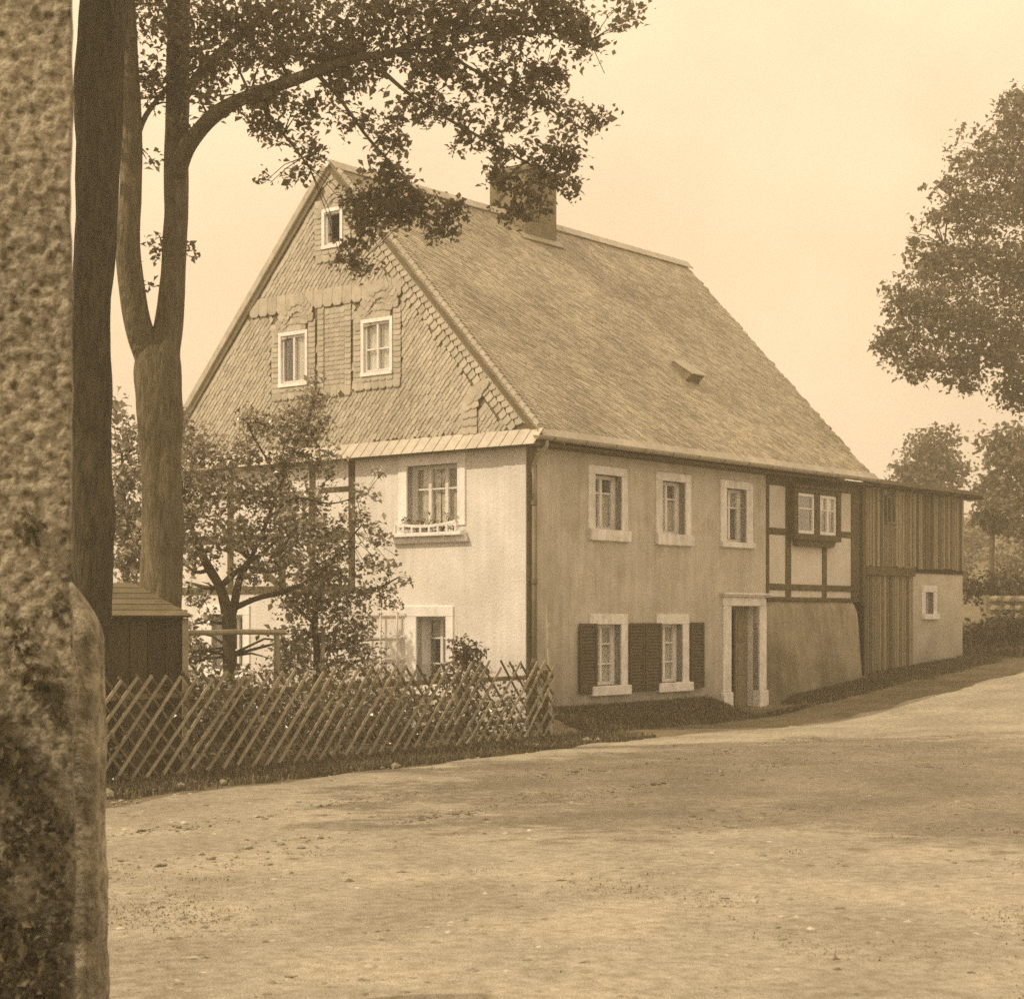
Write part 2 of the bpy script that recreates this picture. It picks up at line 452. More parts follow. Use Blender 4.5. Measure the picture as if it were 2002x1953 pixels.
npmesh('road', V, F, M['road'], smooth=True, kind='structure')

# ---------------------------------------------------------------- the farmhouse
house = thing('farmhouse', (HX, HY, 0), 'old two-storey farmhouse with slate-hung gable, steep slate roof and plastered walls by the road', 'house', rz=HA)
PF = lambda u, z, o: Vector((u, -o, z))            # long wall: u along it, o towards the road
PG = lambda u, z, o: Vector((-o, u, z))            # gable wall: u away from the corner, o towards the garden

def wall_with_holes(name, P, u0, u1, z0, z1, holes, thick, m, parent=house):
    us = sorted({u0, u1, *[h[0] for h in holes], *[h[1] for h in holes]}); zs = sorted({z0, z1, *[h[2] for h in holes], *[h[3] for h in holes]})
    us = [u for u in us if u0 <= u <= u1]; zs = [z for z in zs if z0 <= z <= z1]
    solid = lambda i, j: 0 <= i < len(us) - 1 and 0 <= j < len(zs) - 1 and not any(h[0] - 1e-6 <= us[i] and us[i + 1] <= h[1] + 1e-6 and h[2] - 1e-6 <= zs[j] and zs[j + 1] <= h[3] + 1e-6 for h in holes)
    ids = {}; V = []; F = []
    def vid(i, j, k):
        if (i, j, k) not in ids: ids[(i, j, k)] = len(V); V.append(P(us[i], zs[j], 0 if k == 0 else -thick))
        return ids[(i, j, k)]
    for i in range(len(us) - 1):
        for j in range(len(zs) - 1):
            if not solid(i, j): continue
            a = [(i, j), (i + 1, j), (i + 1, j + 1), (i, j + 1)]
            F.append([vid(*q, 0) for q in a]); F.append([vid(*q, 1) for q in a][::-1])
            for (di, dj), (e, f) in zip(((0, -1), (1, 0), (0, 1), (-1, 0)), ((0, 1), (1, 2), (2, 3), (3, 0))):
                if not solid(i + di, j + dj): F.append([vid(*a[e], 0), vid(*a[e], 1), vid(*a[f], 1), vid(*a[f], 0)])
    mb = MB(); mb.v = V; mb.f = F
    return mb.build(name, m, parent)

# openings (u0,u1,z0,z1)
U1 = (1.76, 2.49, 3.17, 4.05); U2 = (3.67, 4.365, 3.17, 4.06); U3 = (5.69, 6.365, 3.10, 4.05)
L1 = (1.78, 2.47, .66, 1.645); L2 = (3.61, 4.29, .66, 1.645); DR = (5.835, 6.80, -.3, 1.965)
TW = (7.97, 9.47, 3.33, 4.10)
TH = .46
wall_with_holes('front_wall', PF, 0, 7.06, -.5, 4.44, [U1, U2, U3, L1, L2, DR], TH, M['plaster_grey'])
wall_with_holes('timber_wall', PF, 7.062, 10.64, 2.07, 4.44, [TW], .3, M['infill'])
GU = (1.37, 2.43, 3.20, 4.18); GL = (1.61, 2.23, .70, 1.77); GO = (6.30, 7.10, .85, 1.80); GT = (4.70, 5.20, 2.95, 3.90)
# the plastered gable stands 20 mm inside the long wall's edge so that the corner reads as one arris
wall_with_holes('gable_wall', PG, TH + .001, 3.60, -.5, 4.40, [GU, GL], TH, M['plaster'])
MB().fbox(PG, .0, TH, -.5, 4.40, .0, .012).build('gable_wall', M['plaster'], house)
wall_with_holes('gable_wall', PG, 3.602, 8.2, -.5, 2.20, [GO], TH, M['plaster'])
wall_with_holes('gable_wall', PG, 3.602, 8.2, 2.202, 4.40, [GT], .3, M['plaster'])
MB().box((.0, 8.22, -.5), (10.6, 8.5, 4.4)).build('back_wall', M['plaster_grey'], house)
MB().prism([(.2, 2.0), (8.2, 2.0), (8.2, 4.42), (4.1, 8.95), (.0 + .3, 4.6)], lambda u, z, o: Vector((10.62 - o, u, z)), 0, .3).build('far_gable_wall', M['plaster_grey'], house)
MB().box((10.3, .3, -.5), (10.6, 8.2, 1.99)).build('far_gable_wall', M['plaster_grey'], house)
MB().box((.5, .5, 2.05), (10.3, 8.2, 2.2)).build('floor', M['dark'], house)
MB().box((.3, .5, 4.28), (10.3, 8.2, 4.36)).build('floor', M['dark'], house)

# battered, rounded render below the timber framing
bm_v = []; nu, nz = 26, 14
for j in range(nz + 1):
    for i in range(nu + 1):
        u = 7.04 + (10.86 - 7.04) * i / nu; z = -.3 + (2.075 + .3) * j / nz
        kz = (z + .3) / 2.375
        o = .05 + .20 * (1 - kz) ** 1.3 + .025 * noise.noise(Vector((u * 1.3, z * 1.5, 2)))
        o *= min(1, .12 + (u - 7.04) / .5)
        e = max(0, (u - 10.35) / .51)                                   # the right end turns back in a round
        o -= .45 * e ** 2.6
        if j == nz: o -= .06
        uu = u - .10 * e * max(0, kz - .8) / .2
        bm_v.append(PF(uu, z - .30 * e ** 2.2 * max(0, kz - .6) / .4, o))
F = [(j * (nu + 1) + i, j * (nu + 1) + i + 1, (j + 1) * (nu + 1) + i + 1, (j + 1) * (nu + 1) + i) for j in range(nz) for i in range(nu)]
b0 = len(bm_v)
top = [nz * (nu + 1) + i for i in range(nu + 1)]
bm_v += [PF(7.04 + (10.86 - 7.04) * i / nu, 2.07, -.3) for i in range(nu + 1)]
F += [(top[i], top[i + 1], b0 + i + 1, b0 + i) for i in range(nu)]
pydata('base_wall', bm_v, F, M['plaster_base'], house, smooth=True)
MB().box((7.06, .10, -.5), (10.2, .4, 2.068)).build('base_wall', M['plaster_base'], house)

# timber framing
def beam(P, u0, u1, z0, z1, o=.018, name='beam_or_shade_band'):
    return MB().fbox(P, u0, u1, z0, z1, -.05, o).build(name, M['timber'], house, bevel=.008)
for u0, u1, z0, z1 in ((7.064, 7.155, 2.145, 4.2), (7.76, 7.95, 2.145, 4.2), (9.15, 9.315, 2.145, 3.10), (10.31, 10.64, 2.145, 4.2)):
    beam(PF, u0, u1, z0, z1, .022, 'timber_post')
for u0, u1, z0, z1 in ((7.156, 7.759, 3.29, 3.415), (9.63, 10.309, 3.325, 3.445), (7.06, 10.64, 2.27, 2.385), (7.06, 10.64, 2.07, 2.143), (7.06, 10.64, 4.2, 4.42)):
    beam(PF, u0, u1, z0, z1, .03 if z0 in (2.27, 2.07, 4.2) else .018)
for u0, u1, z0, z1 in ((3.602, 3.745, 2.30, 4.38), (4.52, 4.66, 2.30, 4.38), (5.24, 5.40, 2.30, 4.38), (6.55, 6.70, 2.30, 4.38), (8.05, 8.2, 2.30, 4.38)):
    beam(PG, u0, u1, z0, z1, .016, 'timber_post')
for u0, u1, z0, z1 in ((3.746, 4.519, 3.84, 3.93), (5.401, 6.549, 3.84, 3.93), (6.701, 8.049, 3.84, 3.93), (3.746, 4.519, 3.05, 3.20), (5.401, 6.549, 3.05, 3.20), (6.701, 8.049, 3.05, 3.20), (3.602, 8.2, 2.17, 2.299)):
    beam(PG, u0, u1, z0, z1, .024 if z0 == 2.17 else .012)
br = MB(); br.bar(PG(5.42, 2.32, .0), PG(6.5, 3.04, .0), .02, .13, up=(0, 0, 1)); br.build('timber_brace', M['timber'], house)

# ------------------------------------------------- windows
def sash(P, hole, o, cols, trans, parent, frame=.055, bar=.028, name='window', m=M['sash'], curtain=None, pane=True):
    """glazed casements in an opening; o = how far the glass lies outward; trans = heights of the glazing bars as fractions"""
    u0, u1, z0, z1 = hole; w = (u1 - u0) / cols
    mb = MB()
    f = frame
    mb.fbox(P, u0, u1, z0, z0 + f, o - .03, o + .03); mb.fbox(P, u0, u1, z1 - f, z1, o - .03, o + .03)
    mb.fbox(P, u0, u0 + f, z0 + f, z1 - f, o - .03, o + .03); mb.fbox(P, u1 - f, u1, z0 + f, z1 - f, o - .03, o + .03)
    for c in range(1, cols): mb.fbox(P, u0 + c * w - f * .55, u0 + c * w + f * .55, z0 + f, z1 - f, o - .032, o + .036)
    us = [u0 + f] + sum([[u0 + c * w - f * .55, u0 + c * w + f * .55] for c in range(1, cols)], []) + [u1 - f]
    zs = [z0 + f] + [z0 + (z1 - z0) * t for t in trans] + [z1 - f]
    for c in range(cols):
        for t in zs[1:-1]: mb.fbox(P, us[2 * c], us[2 * c + 1], t - bar / 2, t + bar / 2, o - .02, o + .024)
    win = mb.build(name, m, parent, bevel=.004)
    if pane:
        for c in range(cols):
            for a, b in zip(zs[:-1], zs[1:]):
                MB().fbox(P, us[2 * c] - .004, us[2 * c + 1] + .004, a - .002, b + .002, o - .006, o - .002).build('pane', M['glass'], win)
    if curtain:
        for (ca, cb, za, zb) in curtain:
            n = 26; V = []; F = []
            for i in range(n + 1):
                u = u0 + (u1 - u0) * (ca + (cb - ca) * i / n); oo = o - .045 + .014 * math.sin(i * 1.7 + za)
                V += [P(u, z0 + (z1 - z0) * za, oo), P(u, z0 + (z1 - z0) * zb, oo)]
                if i: F.append((2 * i - 2, 2 * i, 2 * i + 1, 2 * i - 1))
            pydata('curtain', V, F, M['curtain'], win, smooth=True)
    return win

def surround(P, hole, outer, win, m, sill=None, lintel_wider=0.0, o=.028):
    """stone frame round an opening, four pieces butted together, and a sill"""
    u0, u1, z0, z1 = hole; a, b, c, d = outer
    MB().fbox(P, a, b, z1, d, -.12, o).build('lintel', m, win, bevel=.008)
    MB().fbox(P, a, u0, z0, z1, -.12, o - .003).build('jamb', m, win, bevel=.008)
    MB().fbox(P, u1, b, z0, z1, -.12, o - .003).build('jamb', m, win, bevel=.008)
    for (x0, x1) in ((u0 + .001, u0 + .012), (u1 - .012, u1 - .001)):   # whitewashed reveals
        MB().fbox(P, x0, x1, z0, z1, -.34, -.121).build('reveal', M['white'], win)
    s = sill or (a, b, c, z0)
    MB().fbox(P, s[0], s[1], s[2], s[3], -.34, .075).build('sill', m, win, bevel=.012)

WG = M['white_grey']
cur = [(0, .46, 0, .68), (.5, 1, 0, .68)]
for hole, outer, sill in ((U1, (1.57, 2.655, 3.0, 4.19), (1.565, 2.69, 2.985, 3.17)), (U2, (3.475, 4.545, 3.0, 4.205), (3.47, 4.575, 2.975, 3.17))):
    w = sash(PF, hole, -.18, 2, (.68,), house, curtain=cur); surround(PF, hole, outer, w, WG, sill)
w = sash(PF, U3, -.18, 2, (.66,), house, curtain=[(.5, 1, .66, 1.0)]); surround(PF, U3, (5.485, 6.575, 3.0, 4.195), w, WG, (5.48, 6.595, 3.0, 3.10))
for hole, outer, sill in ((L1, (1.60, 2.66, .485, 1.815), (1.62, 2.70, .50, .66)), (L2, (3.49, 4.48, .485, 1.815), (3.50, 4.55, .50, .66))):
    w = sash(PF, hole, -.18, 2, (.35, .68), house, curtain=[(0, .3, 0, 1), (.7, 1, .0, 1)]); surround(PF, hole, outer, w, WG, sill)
# shutters folded back on the wall: frame, cross rail and ledged boards
def shutter(u0, u1, z0, z1):
    f = .055
    mb = MB(); mb.fbox(PF, u0, u0 + f, z0, z1, .03, .062); mb.fbox(PF, u1 - f, u1, z0, z1, .03, .062)
    for a in (z0, (z0 + z1) / 2 - f / 2, z1 - f): mb.fbox(PF, u0 + f, u1 - f, a, a + f, .03, .060)
    s = mb.build('shutter', M['shutter'], house, bevel=.005)
    n = 9
    for half in ((z0 + f, (z0 + z1) / 2 - f / 2), ((z0 + z1) / 2 + f / 2, z1 - f)):
        for k in range(n):
            za = half[0] + (half[1] - half[0]) * k / n; zb = half[0] + (half[1] - half[0]) * (k + 1) / n
            MB().hexa([PF(u0 + f, za, .052), PF(u1 - f, za, .052), PF(u1 - f, za + .008, .058), PF(u0 + f, za + .008, .058),
                       PF(u0 + f, zb - .01, .034), PF(u1 - f, zb - .01, .034), PF(u1 - f, zb, .040), PF(u0 + f, zb, .040)]).build('louvre', M['shutter'], s)
    MB().fbox(PF, u0 + .02, u1 - .02, z0 + .1, z0 + .13, .0305, .066).build('strap_hinge', M['timber'], s)
for a in ((1.30, 1.765, .55, 1.66), (2.672, 3.095, .55, 1.665), (3.115, 3.59, .55, 1.665), (4.492, 4.905, .55, 1.675)): shutter(*a)

# door: stone frame with plinth blocks and a little cornice, leaf half open
d_ = MB()
dl = MB().fbox(PF, 6.37, 6.785, -.02, 1.90, -.27, -.22).build('door', M['door'], house, bevel=.006)
for a, b in ((.12, .62), (.72, 1.22), (1.32, 1.78)):
    MB().fbox(PF, 6.43, 6.73, a, b, -.219, -.205).build('door_panel', M['door'], dl, bevel=.012)
MB().tube([PF(6.40, 1.0, -.22), PF(6.40, 1.0, -.17), PF(6.47, 1.0, -.17)], .012, 6).build('door_handle', M['zinc'], dl)
MB().fbox(PF, 5.84, 6.795, 1.90, 1.963, -.30, -.20).build('door_head', M['door'], dl)
MB().hexa([PF(5.86, -.02, -.42), PF(5.90, -.02, -.40), PF(5.90, -.02, -.80), PF(5.86, -.02, -.82), PF(5.86, 1.89, -.42), PF(5.90, 1.89, -.40), PF(5.90, 1.89, -.80), PF(5.86, 1.89, -.82)]).build('door', M['dark'], house, label='dark left door leaf standing open into the house')  # leaf coloured near black to paint in the unlit doorway
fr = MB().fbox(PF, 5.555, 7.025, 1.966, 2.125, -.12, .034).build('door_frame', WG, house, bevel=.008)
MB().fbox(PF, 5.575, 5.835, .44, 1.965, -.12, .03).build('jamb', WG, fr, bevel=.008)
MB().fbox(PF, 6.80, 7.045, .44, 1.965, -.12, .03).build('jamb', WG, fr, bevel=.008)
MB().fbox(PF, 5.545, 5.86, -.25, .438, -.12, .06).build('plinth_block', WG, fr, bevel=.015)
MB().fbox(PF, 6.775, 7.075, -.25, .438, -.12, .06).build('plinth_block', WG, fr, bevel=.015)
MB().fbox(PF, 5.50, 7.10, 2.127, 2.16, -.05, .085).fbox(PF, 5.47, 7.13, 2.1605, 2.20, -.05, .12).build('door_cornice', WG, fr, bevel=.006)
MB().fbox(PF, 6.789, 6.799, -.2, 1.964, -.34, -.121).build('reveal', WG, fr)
MB().fbox(PF, 5.60, 7.0, -.25, -.045, -.45, .30).build('door_step', M['granite'], house, bevel=.02)

# boxed window in the timber framing
bx = MB()
bx.fbox(PF, 7.82, 9.62, 4.10, 4.19, -.1, .17); bx.fbox(PF, 7.82, 9.62, 3.22, 3.33, -.1, .17)
bx.fbox(PF, 7.82, 7.97, 3.331, 4.099, -.1, .165); bx.fbox(PF, 9.47, 9.62, 3.331, 4.099, -.1, .165); bx.fbox(PF, 8.62, 8.80, 3.331, 4.099, -.1, .160)
box = bx.build('window_box', M['timber'], house, bevel=.008)
MB().prism([(8.0, 3.218), (9.5, 3.218), (9.38, 3.10), (8.05, 3.10)], PF, .0, .12).build('bracket', M['timber'], box)
MB().fbox(PF, 7.78, 9.66, 4.192, 4.24, -.02, .21).build('drip_board', M['timber'], box)
sash(PF, (7.975, 8.615, 3.335, 4.095), .10, 1, (.62,), box, frame=.06)
sash(PF, (8.805, 9.465, 3.335, 4.095), .10, 2, (.62,), box, frame=.06, curtain=[(0, .9, .55, 1.0)])

# gable windows in plaster
w = sash(PG, GU, -.18, 3, (.62,), house, frame=.06, curtain=[(0, .49, 0, 1), (.51, 1, 0, 1)])
surround(PG, GU, (1.20, 2.62, 3.14, 4.395), w, M['white'], (1.16, 2.72, 2.94, 3.04))
MB().fbox(PG, 1.18, 2.70, 3.041, 3.10, -.12, .16).build('sill_board', M['white'], w, bevel=.008)
# little curved railing of the flower box
rl = MB(); n = 14
RU0, RUW = 1.29, 1.28
def sag(i): return .10 + .06 * (2 * i / n - 1) ** 2
for i in range(n):
    a, b = RU0 + RUW * i / n, RU0 + RUW * (i + 1) / n
    z0, z1 = 3.10 + sag(i), 3.10 + sag(i + 1)
    rl.hexa([PG(a, z0 - .022, .13), PG(b, z1 - .022, .13), PG(b, z1 - .022, .16), PG(a, z0 - .022, .16), PG(a, z0 + .022, .13), PG(b, z1 + .022, .13), PG(b, z1 + .022, .16), PG(a, z0 + .022, .16)])
for i in range(0, n + 1, 2):
    u = RU0 + RUW * i / n; rl.fbox(PG, u - .018, u + .018, 3.101, 3.10 + sag(i) - .02, .132, .158)
rl.build('flower_rail', M['white'], w)
pts = []
for u in np.arange(1.40, 2.5, .045):
    h = .10 + .16 * abs(math.sin(u * 7.3)) * random.random() + (.10 if u < 1.55 else 0)
    for _ in range(16): pts.append(PG(u + random.gauss(0, .03), 3.12 + random.random() * h * 1.3, .06 + random.gauss(0, .03)))
leaf_cloud('window_flowers', pts, .045, M['leaf_garden'], w, kind='stuff')
w = sash(PG, GL, -.28, 2, (.30, .68), house, frame=.05, curtain=[(0, 1, .70, 1.0)])
surround(PG, GL, (1.45, 2.47, .52, 1.94), w, M['white'], (1.43, 2.49, .52, .70))
w = sash(PG, GO, -.28, 2, (.35, .68), house, frame=.05); surround(PG, GO, (6.12, 7.30, .70, 1.97), w, M['white'], (6.1, 7.32, .70, .85))
w = sash(PG, GT, -.10, 2, (.62,), house, frame=.05)
for a, b, c, d in ((4.662, 4.70, 2.95, 3.90), (5.20, 5.238, 2.95, 3.90), (4.662, 5.238, 2.90, 2.949), (4.662, 5.238, 3.901, 3.95)):
    MB().fbox(PG, a, b, c, d, -.1, .03).build('window_frame', M['white'], w)

# ------------------------------------------------- roof
RZ0, RY0 = 4.50, -.36                      # eave
RID_Y, RID_Z = 4.10, 9.30
PIT = math.atan2(RID_Z - RZ0, RID_Y - RY0); SL = math.hypot(RID_Z - RZ0, RID_Y - RY0)
X0, X1 = -.085, 10.62
roof = MB()
cp, sp_ = math.cos(PIT), math.sin(PIT)
def PR(u, d, o): return Vector((u, RY0 + d * cp - o * sp_, RZ0 + d * sp_ + o * cp))   # road slope: u along, d up, o out
def PRb(u, d, o): return Vector((u, 2 * RID_Y - RY0 - d * cp + o * sp_, RZ0 + d * sp_ + o * cp))
HU = (6.06, 6.50, 2.15, 2.62)              # roof hatch
roof.hexa([PR(X0, 0, -.10), PR(X1, 0, -.10), PR(X1, 0, -.004), PR(X0, 0, -.004), PR(X0, SL, -.10), PR(X1, SL, -.10), PR(X1, SL, -.004), PR(X0, SL, -.004)])
roof.hexa([PRb(X0, 0, -.10), PRb(X1, 0, -.10), PRb(X1, 0, .02), PRb(X0, 0, .02), PRb(X0, SL, -.10), PRb(X1, SL, -.10), PRb(X1, SL, .02), PRb(X0, SL, .02)])
roof = roof.build('roof', M['gable_back'], house)

# the slates: one small mesh, set out along rising courses
SV = np.array([(0, .28), (.22, .02), (.82, 0), (1.0, .16), (1.0, 1.5), (0, 1.5)], float)
def slate_arrays():
    top = [(x, y, 1.0 if y < 1 else .22) for x, y in SV]; low = [(x, y, 0.0) for x, y in SV[:4]]
    V = np.array(top + low); F = [(0, 1, 2), (0, 2, 3), (0, 3, 4), (0, 4, 5), (6, 7, 1), (6, 1, 0), (7, 8, 2), (7, 2, 1), (8, 9, 3), (8, 3, 2)]
    return V, np.array(F)
SLV, SLF = slate_arrays()
def slate_field(P, n_out, inside, rect, ang, w, h, th, jit=.08):
    """slates for a plane: returns placement matrices as (origin, along, up, out) with sizes"""
    out = []
    ca, sa = math.cos(ang), math.sin(ang)
    (a0, a1), (b0, b1) = rect
    cu, cz = (a0 + a1) / 2, (b0 + b1) / 2; rad = math.hypot(a1 - a0, b1 - b0) / 2 + .3
    k = -int(rad / h) - 1
    while k * h < rad:
        off = random.random() * w
        t = -rad + off
        while t < rad:
            ww = w * random.uniform(.84, 1.18)
            u = cu + ca * (t + ww * .5) - sa * (k * h + h * .5); z = cz + sa * (t + ww * .5) + ca * (k * h + h * .5)
            if inside(u, z):
                jj = random.gauss(0, jit * h)
                o_u = cu + ca * t - sa * (k * h + jj); o_z = cz + sa * t + ca * (k * h + jj)
                out.append((o_u, o_z, ang + random.gauss(0, .018), ww * 1.04, h, th * random.uniform(.75, 1.3)))
            t += ww
        k += 1
    return out
def slate_matrix(P, s, o0=0.0):
    u, z, a, w, h, th = s
    O = P(u, z, o0); ex = (P(u + math.cos(a), z + math.sin(a), o0) - O) * w; ey = (P(u - math.sin(a), z + math.cos(a), o0) - O) * h
    ez = (P(u, z, o0 + 1) - O) * th
    return Matrix(((ex.x, ey.x, ez.x, O.x), (ex.y, ey.y, ez.y, O.y), (ex.z, ey.z, ez.z, O.z), (0, 0, 0, 1)))
CAM_L = Matrix.Rotation(-HA, 3, 'Z') @ (Vector((0, 0, 1.73)) - Vector((HX, HY, 0)))
def lay(name, mats, m, parent, most=300, group_stuff='slates'):
    """the nearest ones as parts of their own, the rest joined"""
    mats.sort(key=lambda q: (q.translation - CAM_L).length)
    me = bpy.data.meshes.new(name)
    me.from_pydata([tuple(v) for v in SLV], [], [tuple(f) for f in SLF]); me.materials.append(m); me.update()
    for q in mats[:most]:
        o = link(bpy.data.objects.new(name, me), parent); o.matrix_local = q
    rest = mats[most:]
    if rest:
        A = np.array([[list(r) for r in q] for q in rest])
        V4 = np.c_[SLV, np.ones(len(SLV))]
        V = np.einsum('nij,vj->nvi', A, V4)[:, :, :3].reshape(-1, 3)
        F = (np.arange(len(rest)) * len(SLV))[:, None, None] + SLF[None]
        npmesh(group_stuff, V, F.reshape(-1, 3), m, parent, kind='stuff')

# roof slope: courses fall towards the far end, a fringe of verge slates along the gable edge
in_hatch = lambda u, d: HU[0] < u < HU[1] and HU[2] < d < HU[3]
main = slate_field(PR, None, lambda u, d: X0 + .42 < u < X1 - .02 and .02 < d < SL - .05 and not in_hatch(u, d), ((X0, X1), (0, SL)), R(-36), .15, .082, .014)
verge = []
d = .02
while d < SL - .05:
    u, q = X0 - .01, d
    for a in (26, 10, -14, -32):
        verge.append((u, q, R(a), .125, .080, .016)); u += .118 * math.cos(R(a)); q += .118 * math.sin(R(a))
    d += .082
lay('roof_slate', [slate_matrix(PR, s) for s in main] + [slate_matrix(PR, s, .006) for s in verge], M['slate'], roof, 300, 'roof_slates')
# ridge course and eave course
for k in range(36):
    a = X0 + .30 * k
    if a > X1 - .1: break
    MB().hexa([PR(a, SL - .17, .034), PR(a + .31, SL - .17, .030), PR(a + .31, SL - .17, .046), PR(a, SL - .17, .052), PR(a, SL + .04, .030), PR(a + .31, SL + .04, .026), PR(a + .31, SL + .05, .040), PR(a, SL + .05, .046)]).build('ridge_slate', M['gable_slate'], roof)
for k in range(36):
    a = X0 + .30 * k
    if a > X1 - .1: break
    MB().hexa([PR(a, -.07, .012), PR(a + .305, -.07, .008), PR(a + .305, -.07, .026), PR(a, -.07, .030), PR(a, .12, .022), PR(a + .305, .12, .018), PR(a + .305, .12, .034), PR(a, .12, .040)]).build('eave_slate', M['gable_slate'], roof)
# hatch
hb = MB(); u0, u1, d0, d1 = HU
hb.hexa([PR(u0, d0, .0), PR(u1, d0, .0), PR(u1, d1, .0), PR(u0, d1, .0), PR(u0, d0, .20), PR(u1, d0, .20), PR(u1, d1, .07), PR(u0, d1, .07)])
hb = hb.build('roof_hatch', M['timber_pale'], roof)
MB().hexa([PR(u0 - .03, d0 - .04, .205), PR(u1 + .03, d0 - .04, .205), PR(u1 + .03, d1 + .05, .072), PR(u0 - .03, d1 + .05, .072), PR(u0 - .03, d0 - .04, .225), PR(u1 + .03, d0 - .04, .225), PR(u1 + .03, d1 + .05, .09), PR(u0 - .03, d1 + .05, .09)]).build('hatch_lid', M['zinc'], hb)
# eave: boarded soffit, gutter on brackets, downpipe with swan neck
MB().hexa([(X0, RY0 + .03, 4.36), (X1, RY0 + .03, 4.36), (X1, .0, 4.36), (X0, .0, 4.36), (X0, RY0 + .03, 4.40), (X1, RY0 + .03, 4.40), (X1, .0, 4.46), (X0, .0, 4.46)]).build('soffit', M['timber'], house)
gut = MB(); n = 9
ga = [(math.pi + math.pi * k / n) for k in range(n + 1)]
V = []
for x in (-.27, X1 + .02):
    V += [(x, RY0 - .05 + .065 * math.cos(a), 4.485 + .065 * math.sin(a)) for a in ga] + [(x, RY0 - .05 + .055 * math.cos(a), 4.485 + .055 * math.sin(a)) for a in ga[::-1]]
q = 2 * (n + 1)
F = [(i, (i + 1) % q, q + (i + 1) % q, q + i) for i in range(q)] + [list(range(q))[::-1], list(range(q, 2 * q))]
gutter = pydata('gutter', V, F, M['zinc'], house)
for k in range(14):
    x = X0 + .2 + k * .8
    MB().tube([(x, RY0 - .05 + .070 * math.cos(a), 4.485 + .070 * math.sin(a)) for a in ga], .008, 5).build('gutter_bracket', M['zinc_dark'], gutter)
dp = MB().tube([(-.02, RY0 - .05, 4.42), (-.02, RY0 - .05, 4.34), (.0, -.22, 4.20), (.06, -.10, 4.06), (.10, -.08, 3.90), (.10, -.08, 3.5)], .034, 10).build('downpipe', M['zinc'], house, smooth=True)
MB().tube([(.10, -.08, 3.5), (.10, -.08, .3)], .040, 10).build('downpipe', M['zinc_dark'], house, smooth=True)
for z in (3.5, 2.3, 1.1): MB().tube([(.10, -.08, z - .03), (.10, -.08, z + .03)], .052, 10).build('pipe_clip', M['zinc_dark'], dp)
MB().fbox(PF, .015, .26, .2, 4.36, .0, .012).build('corner_strip', M['timber_pale'], house, bevel=.004)  # thin strip, darker than the wall, behind the downpipe

# chimney
ch = MB().box((4.55, 3.62, 8.3), (5.50, 4.50, 10.02)).build('chimney', M['chimney'], house, bevel=.02)
MB().box((4.50, 3.57, 10.021), (5.55, 4.55, 10.12)).build('chimney_cap', M['chimney'], ch, bevel=.015)
MB().box((4.68, 3.78, 10.121), (5.37, 4.34, 10.2)).build('flue', M['dark'], ch)
MB().fbox(PR, 4.42, 5.62, SL - .80, SL - .62, .03, .05).build('chimney_flashing', M['zinc'], ch)

# ------------------------------------------------- slate-hung gable
GZ0 = 4.58
def sR(z): return RY0 + .05 + max(0, (z - RZ0)) / math.tan(PIT)          # right verge
def sL(z): return 2 * RID_Y - sR(z)
SWIN = {'R': (2.72, 3.36, 5.72, 6.59), 'L': (4.66, 5.30, 5.70, 6.57), 'T': (3.84, 4.26, 7.92, 8.53)}
gv = MB()
bands = sorted({4.40, 9.22, *[w[2] for w in SWIN.values()], *[w[3] for w in SWIN.values()]})
for z0, z1 in zip(bands[:-1], bands[1:]):
    hs = sorted([w[:2] for w in SWIN.values() if w[2] <= z0 + 1e-6 and w[3] >= z1 - 1e-6])
    e0 = [sR(z0)] + [x for h_ in hs for x in h_] + [sL(z0)]; e1 = [sR(z1)] + [x for h_ in hs for x in h_] + [sL(z1)]
    for i in range(0, len(e0), 2):
        gv.hexa([PG(e0[i], z0, -.1), PG(e0[i + 1], z0, -.1), PG(e0[i + 1], z0, .048), PG(e0[i], z0, .048), PG(e1[i], z1, -.1), PG(e1[i + 1], z1, -.1), PG(e1[i + 1], z1, .048), PG(e1[i], z1, .048)])
gable = gv.build('slate_gable', M['gable_back'], house)
OG = .05
ZB0, ZB1 = 6.93, 7.14                      # the plain band above the two lower windows
zones = []                                 # rectangles kept free for the framed work
for k, (a, b, c, d) in SWIN.items(): zones.append((a - .22, b + .22, c - .24, d + (.50 if k != 'T' else .30)))
zones.append((3.60, 4.42, 5.48, 6.92))
ARC = [(1.07, 4.62), (.98, 4.93), (.74, 5.19)]
def near_arc(u, z):
    return any(math.hypot(u - a, z - b) < .11 for a, b in [(1.09, 4.62), (1.07, 4.78), (1.0, 4.93), (.88, 5.07), (.74, 5.18)])
def gin(u, z):
    if z < GZ0 + .02 or z > 9.18: return False
    if u - sR(z) < .52 or sL(z) - u < .16: return False
    if ZB0 - .02 < z < ZB1 + .02: return False
    if near_arc(u, z): return False
    return not any(a < u < b and c < z < d for a, b, c, d in zones)
PGm = lambda u, z, o: PG(-u, z, o)         # mirrored so that courses climb towards the road side
gs = slate_field(PGm, None, lambda u, z: gin(-u, z), ((-8.4, .3), (4.4, 9.2)), R(47), .125, .072, .015)
mats = [slate_matrix(PGm, s, OG) for s in gs]
def tile(u, z, a, w, h, th=.022, o=OG + .010): mats.append(slate_matrix(PGm, (-u, z, a, w, h, th), o))
# fringe along the right verge, in wavy short courses
z = GZ0 + .03
while z < 9.12:
    x, q = -sR(z) + .02, z
    for a in (-30, -12, 14, 38):
        x -= .135 * math.cos(R(a)); q -= .135 * math.sin(R(a))
        if -x < sL(q) - .1 and q > GZ0 - .02: mats.append(slate_matrix(PGm, (x, q, R(a), .142, .085, .020), OG + .004))
    z += .094
z = GZ0
while z < 9.1:                             # left verge: one row
    tile(sL(z) + .03, z, R(46), .17, .12, .018); z += .085
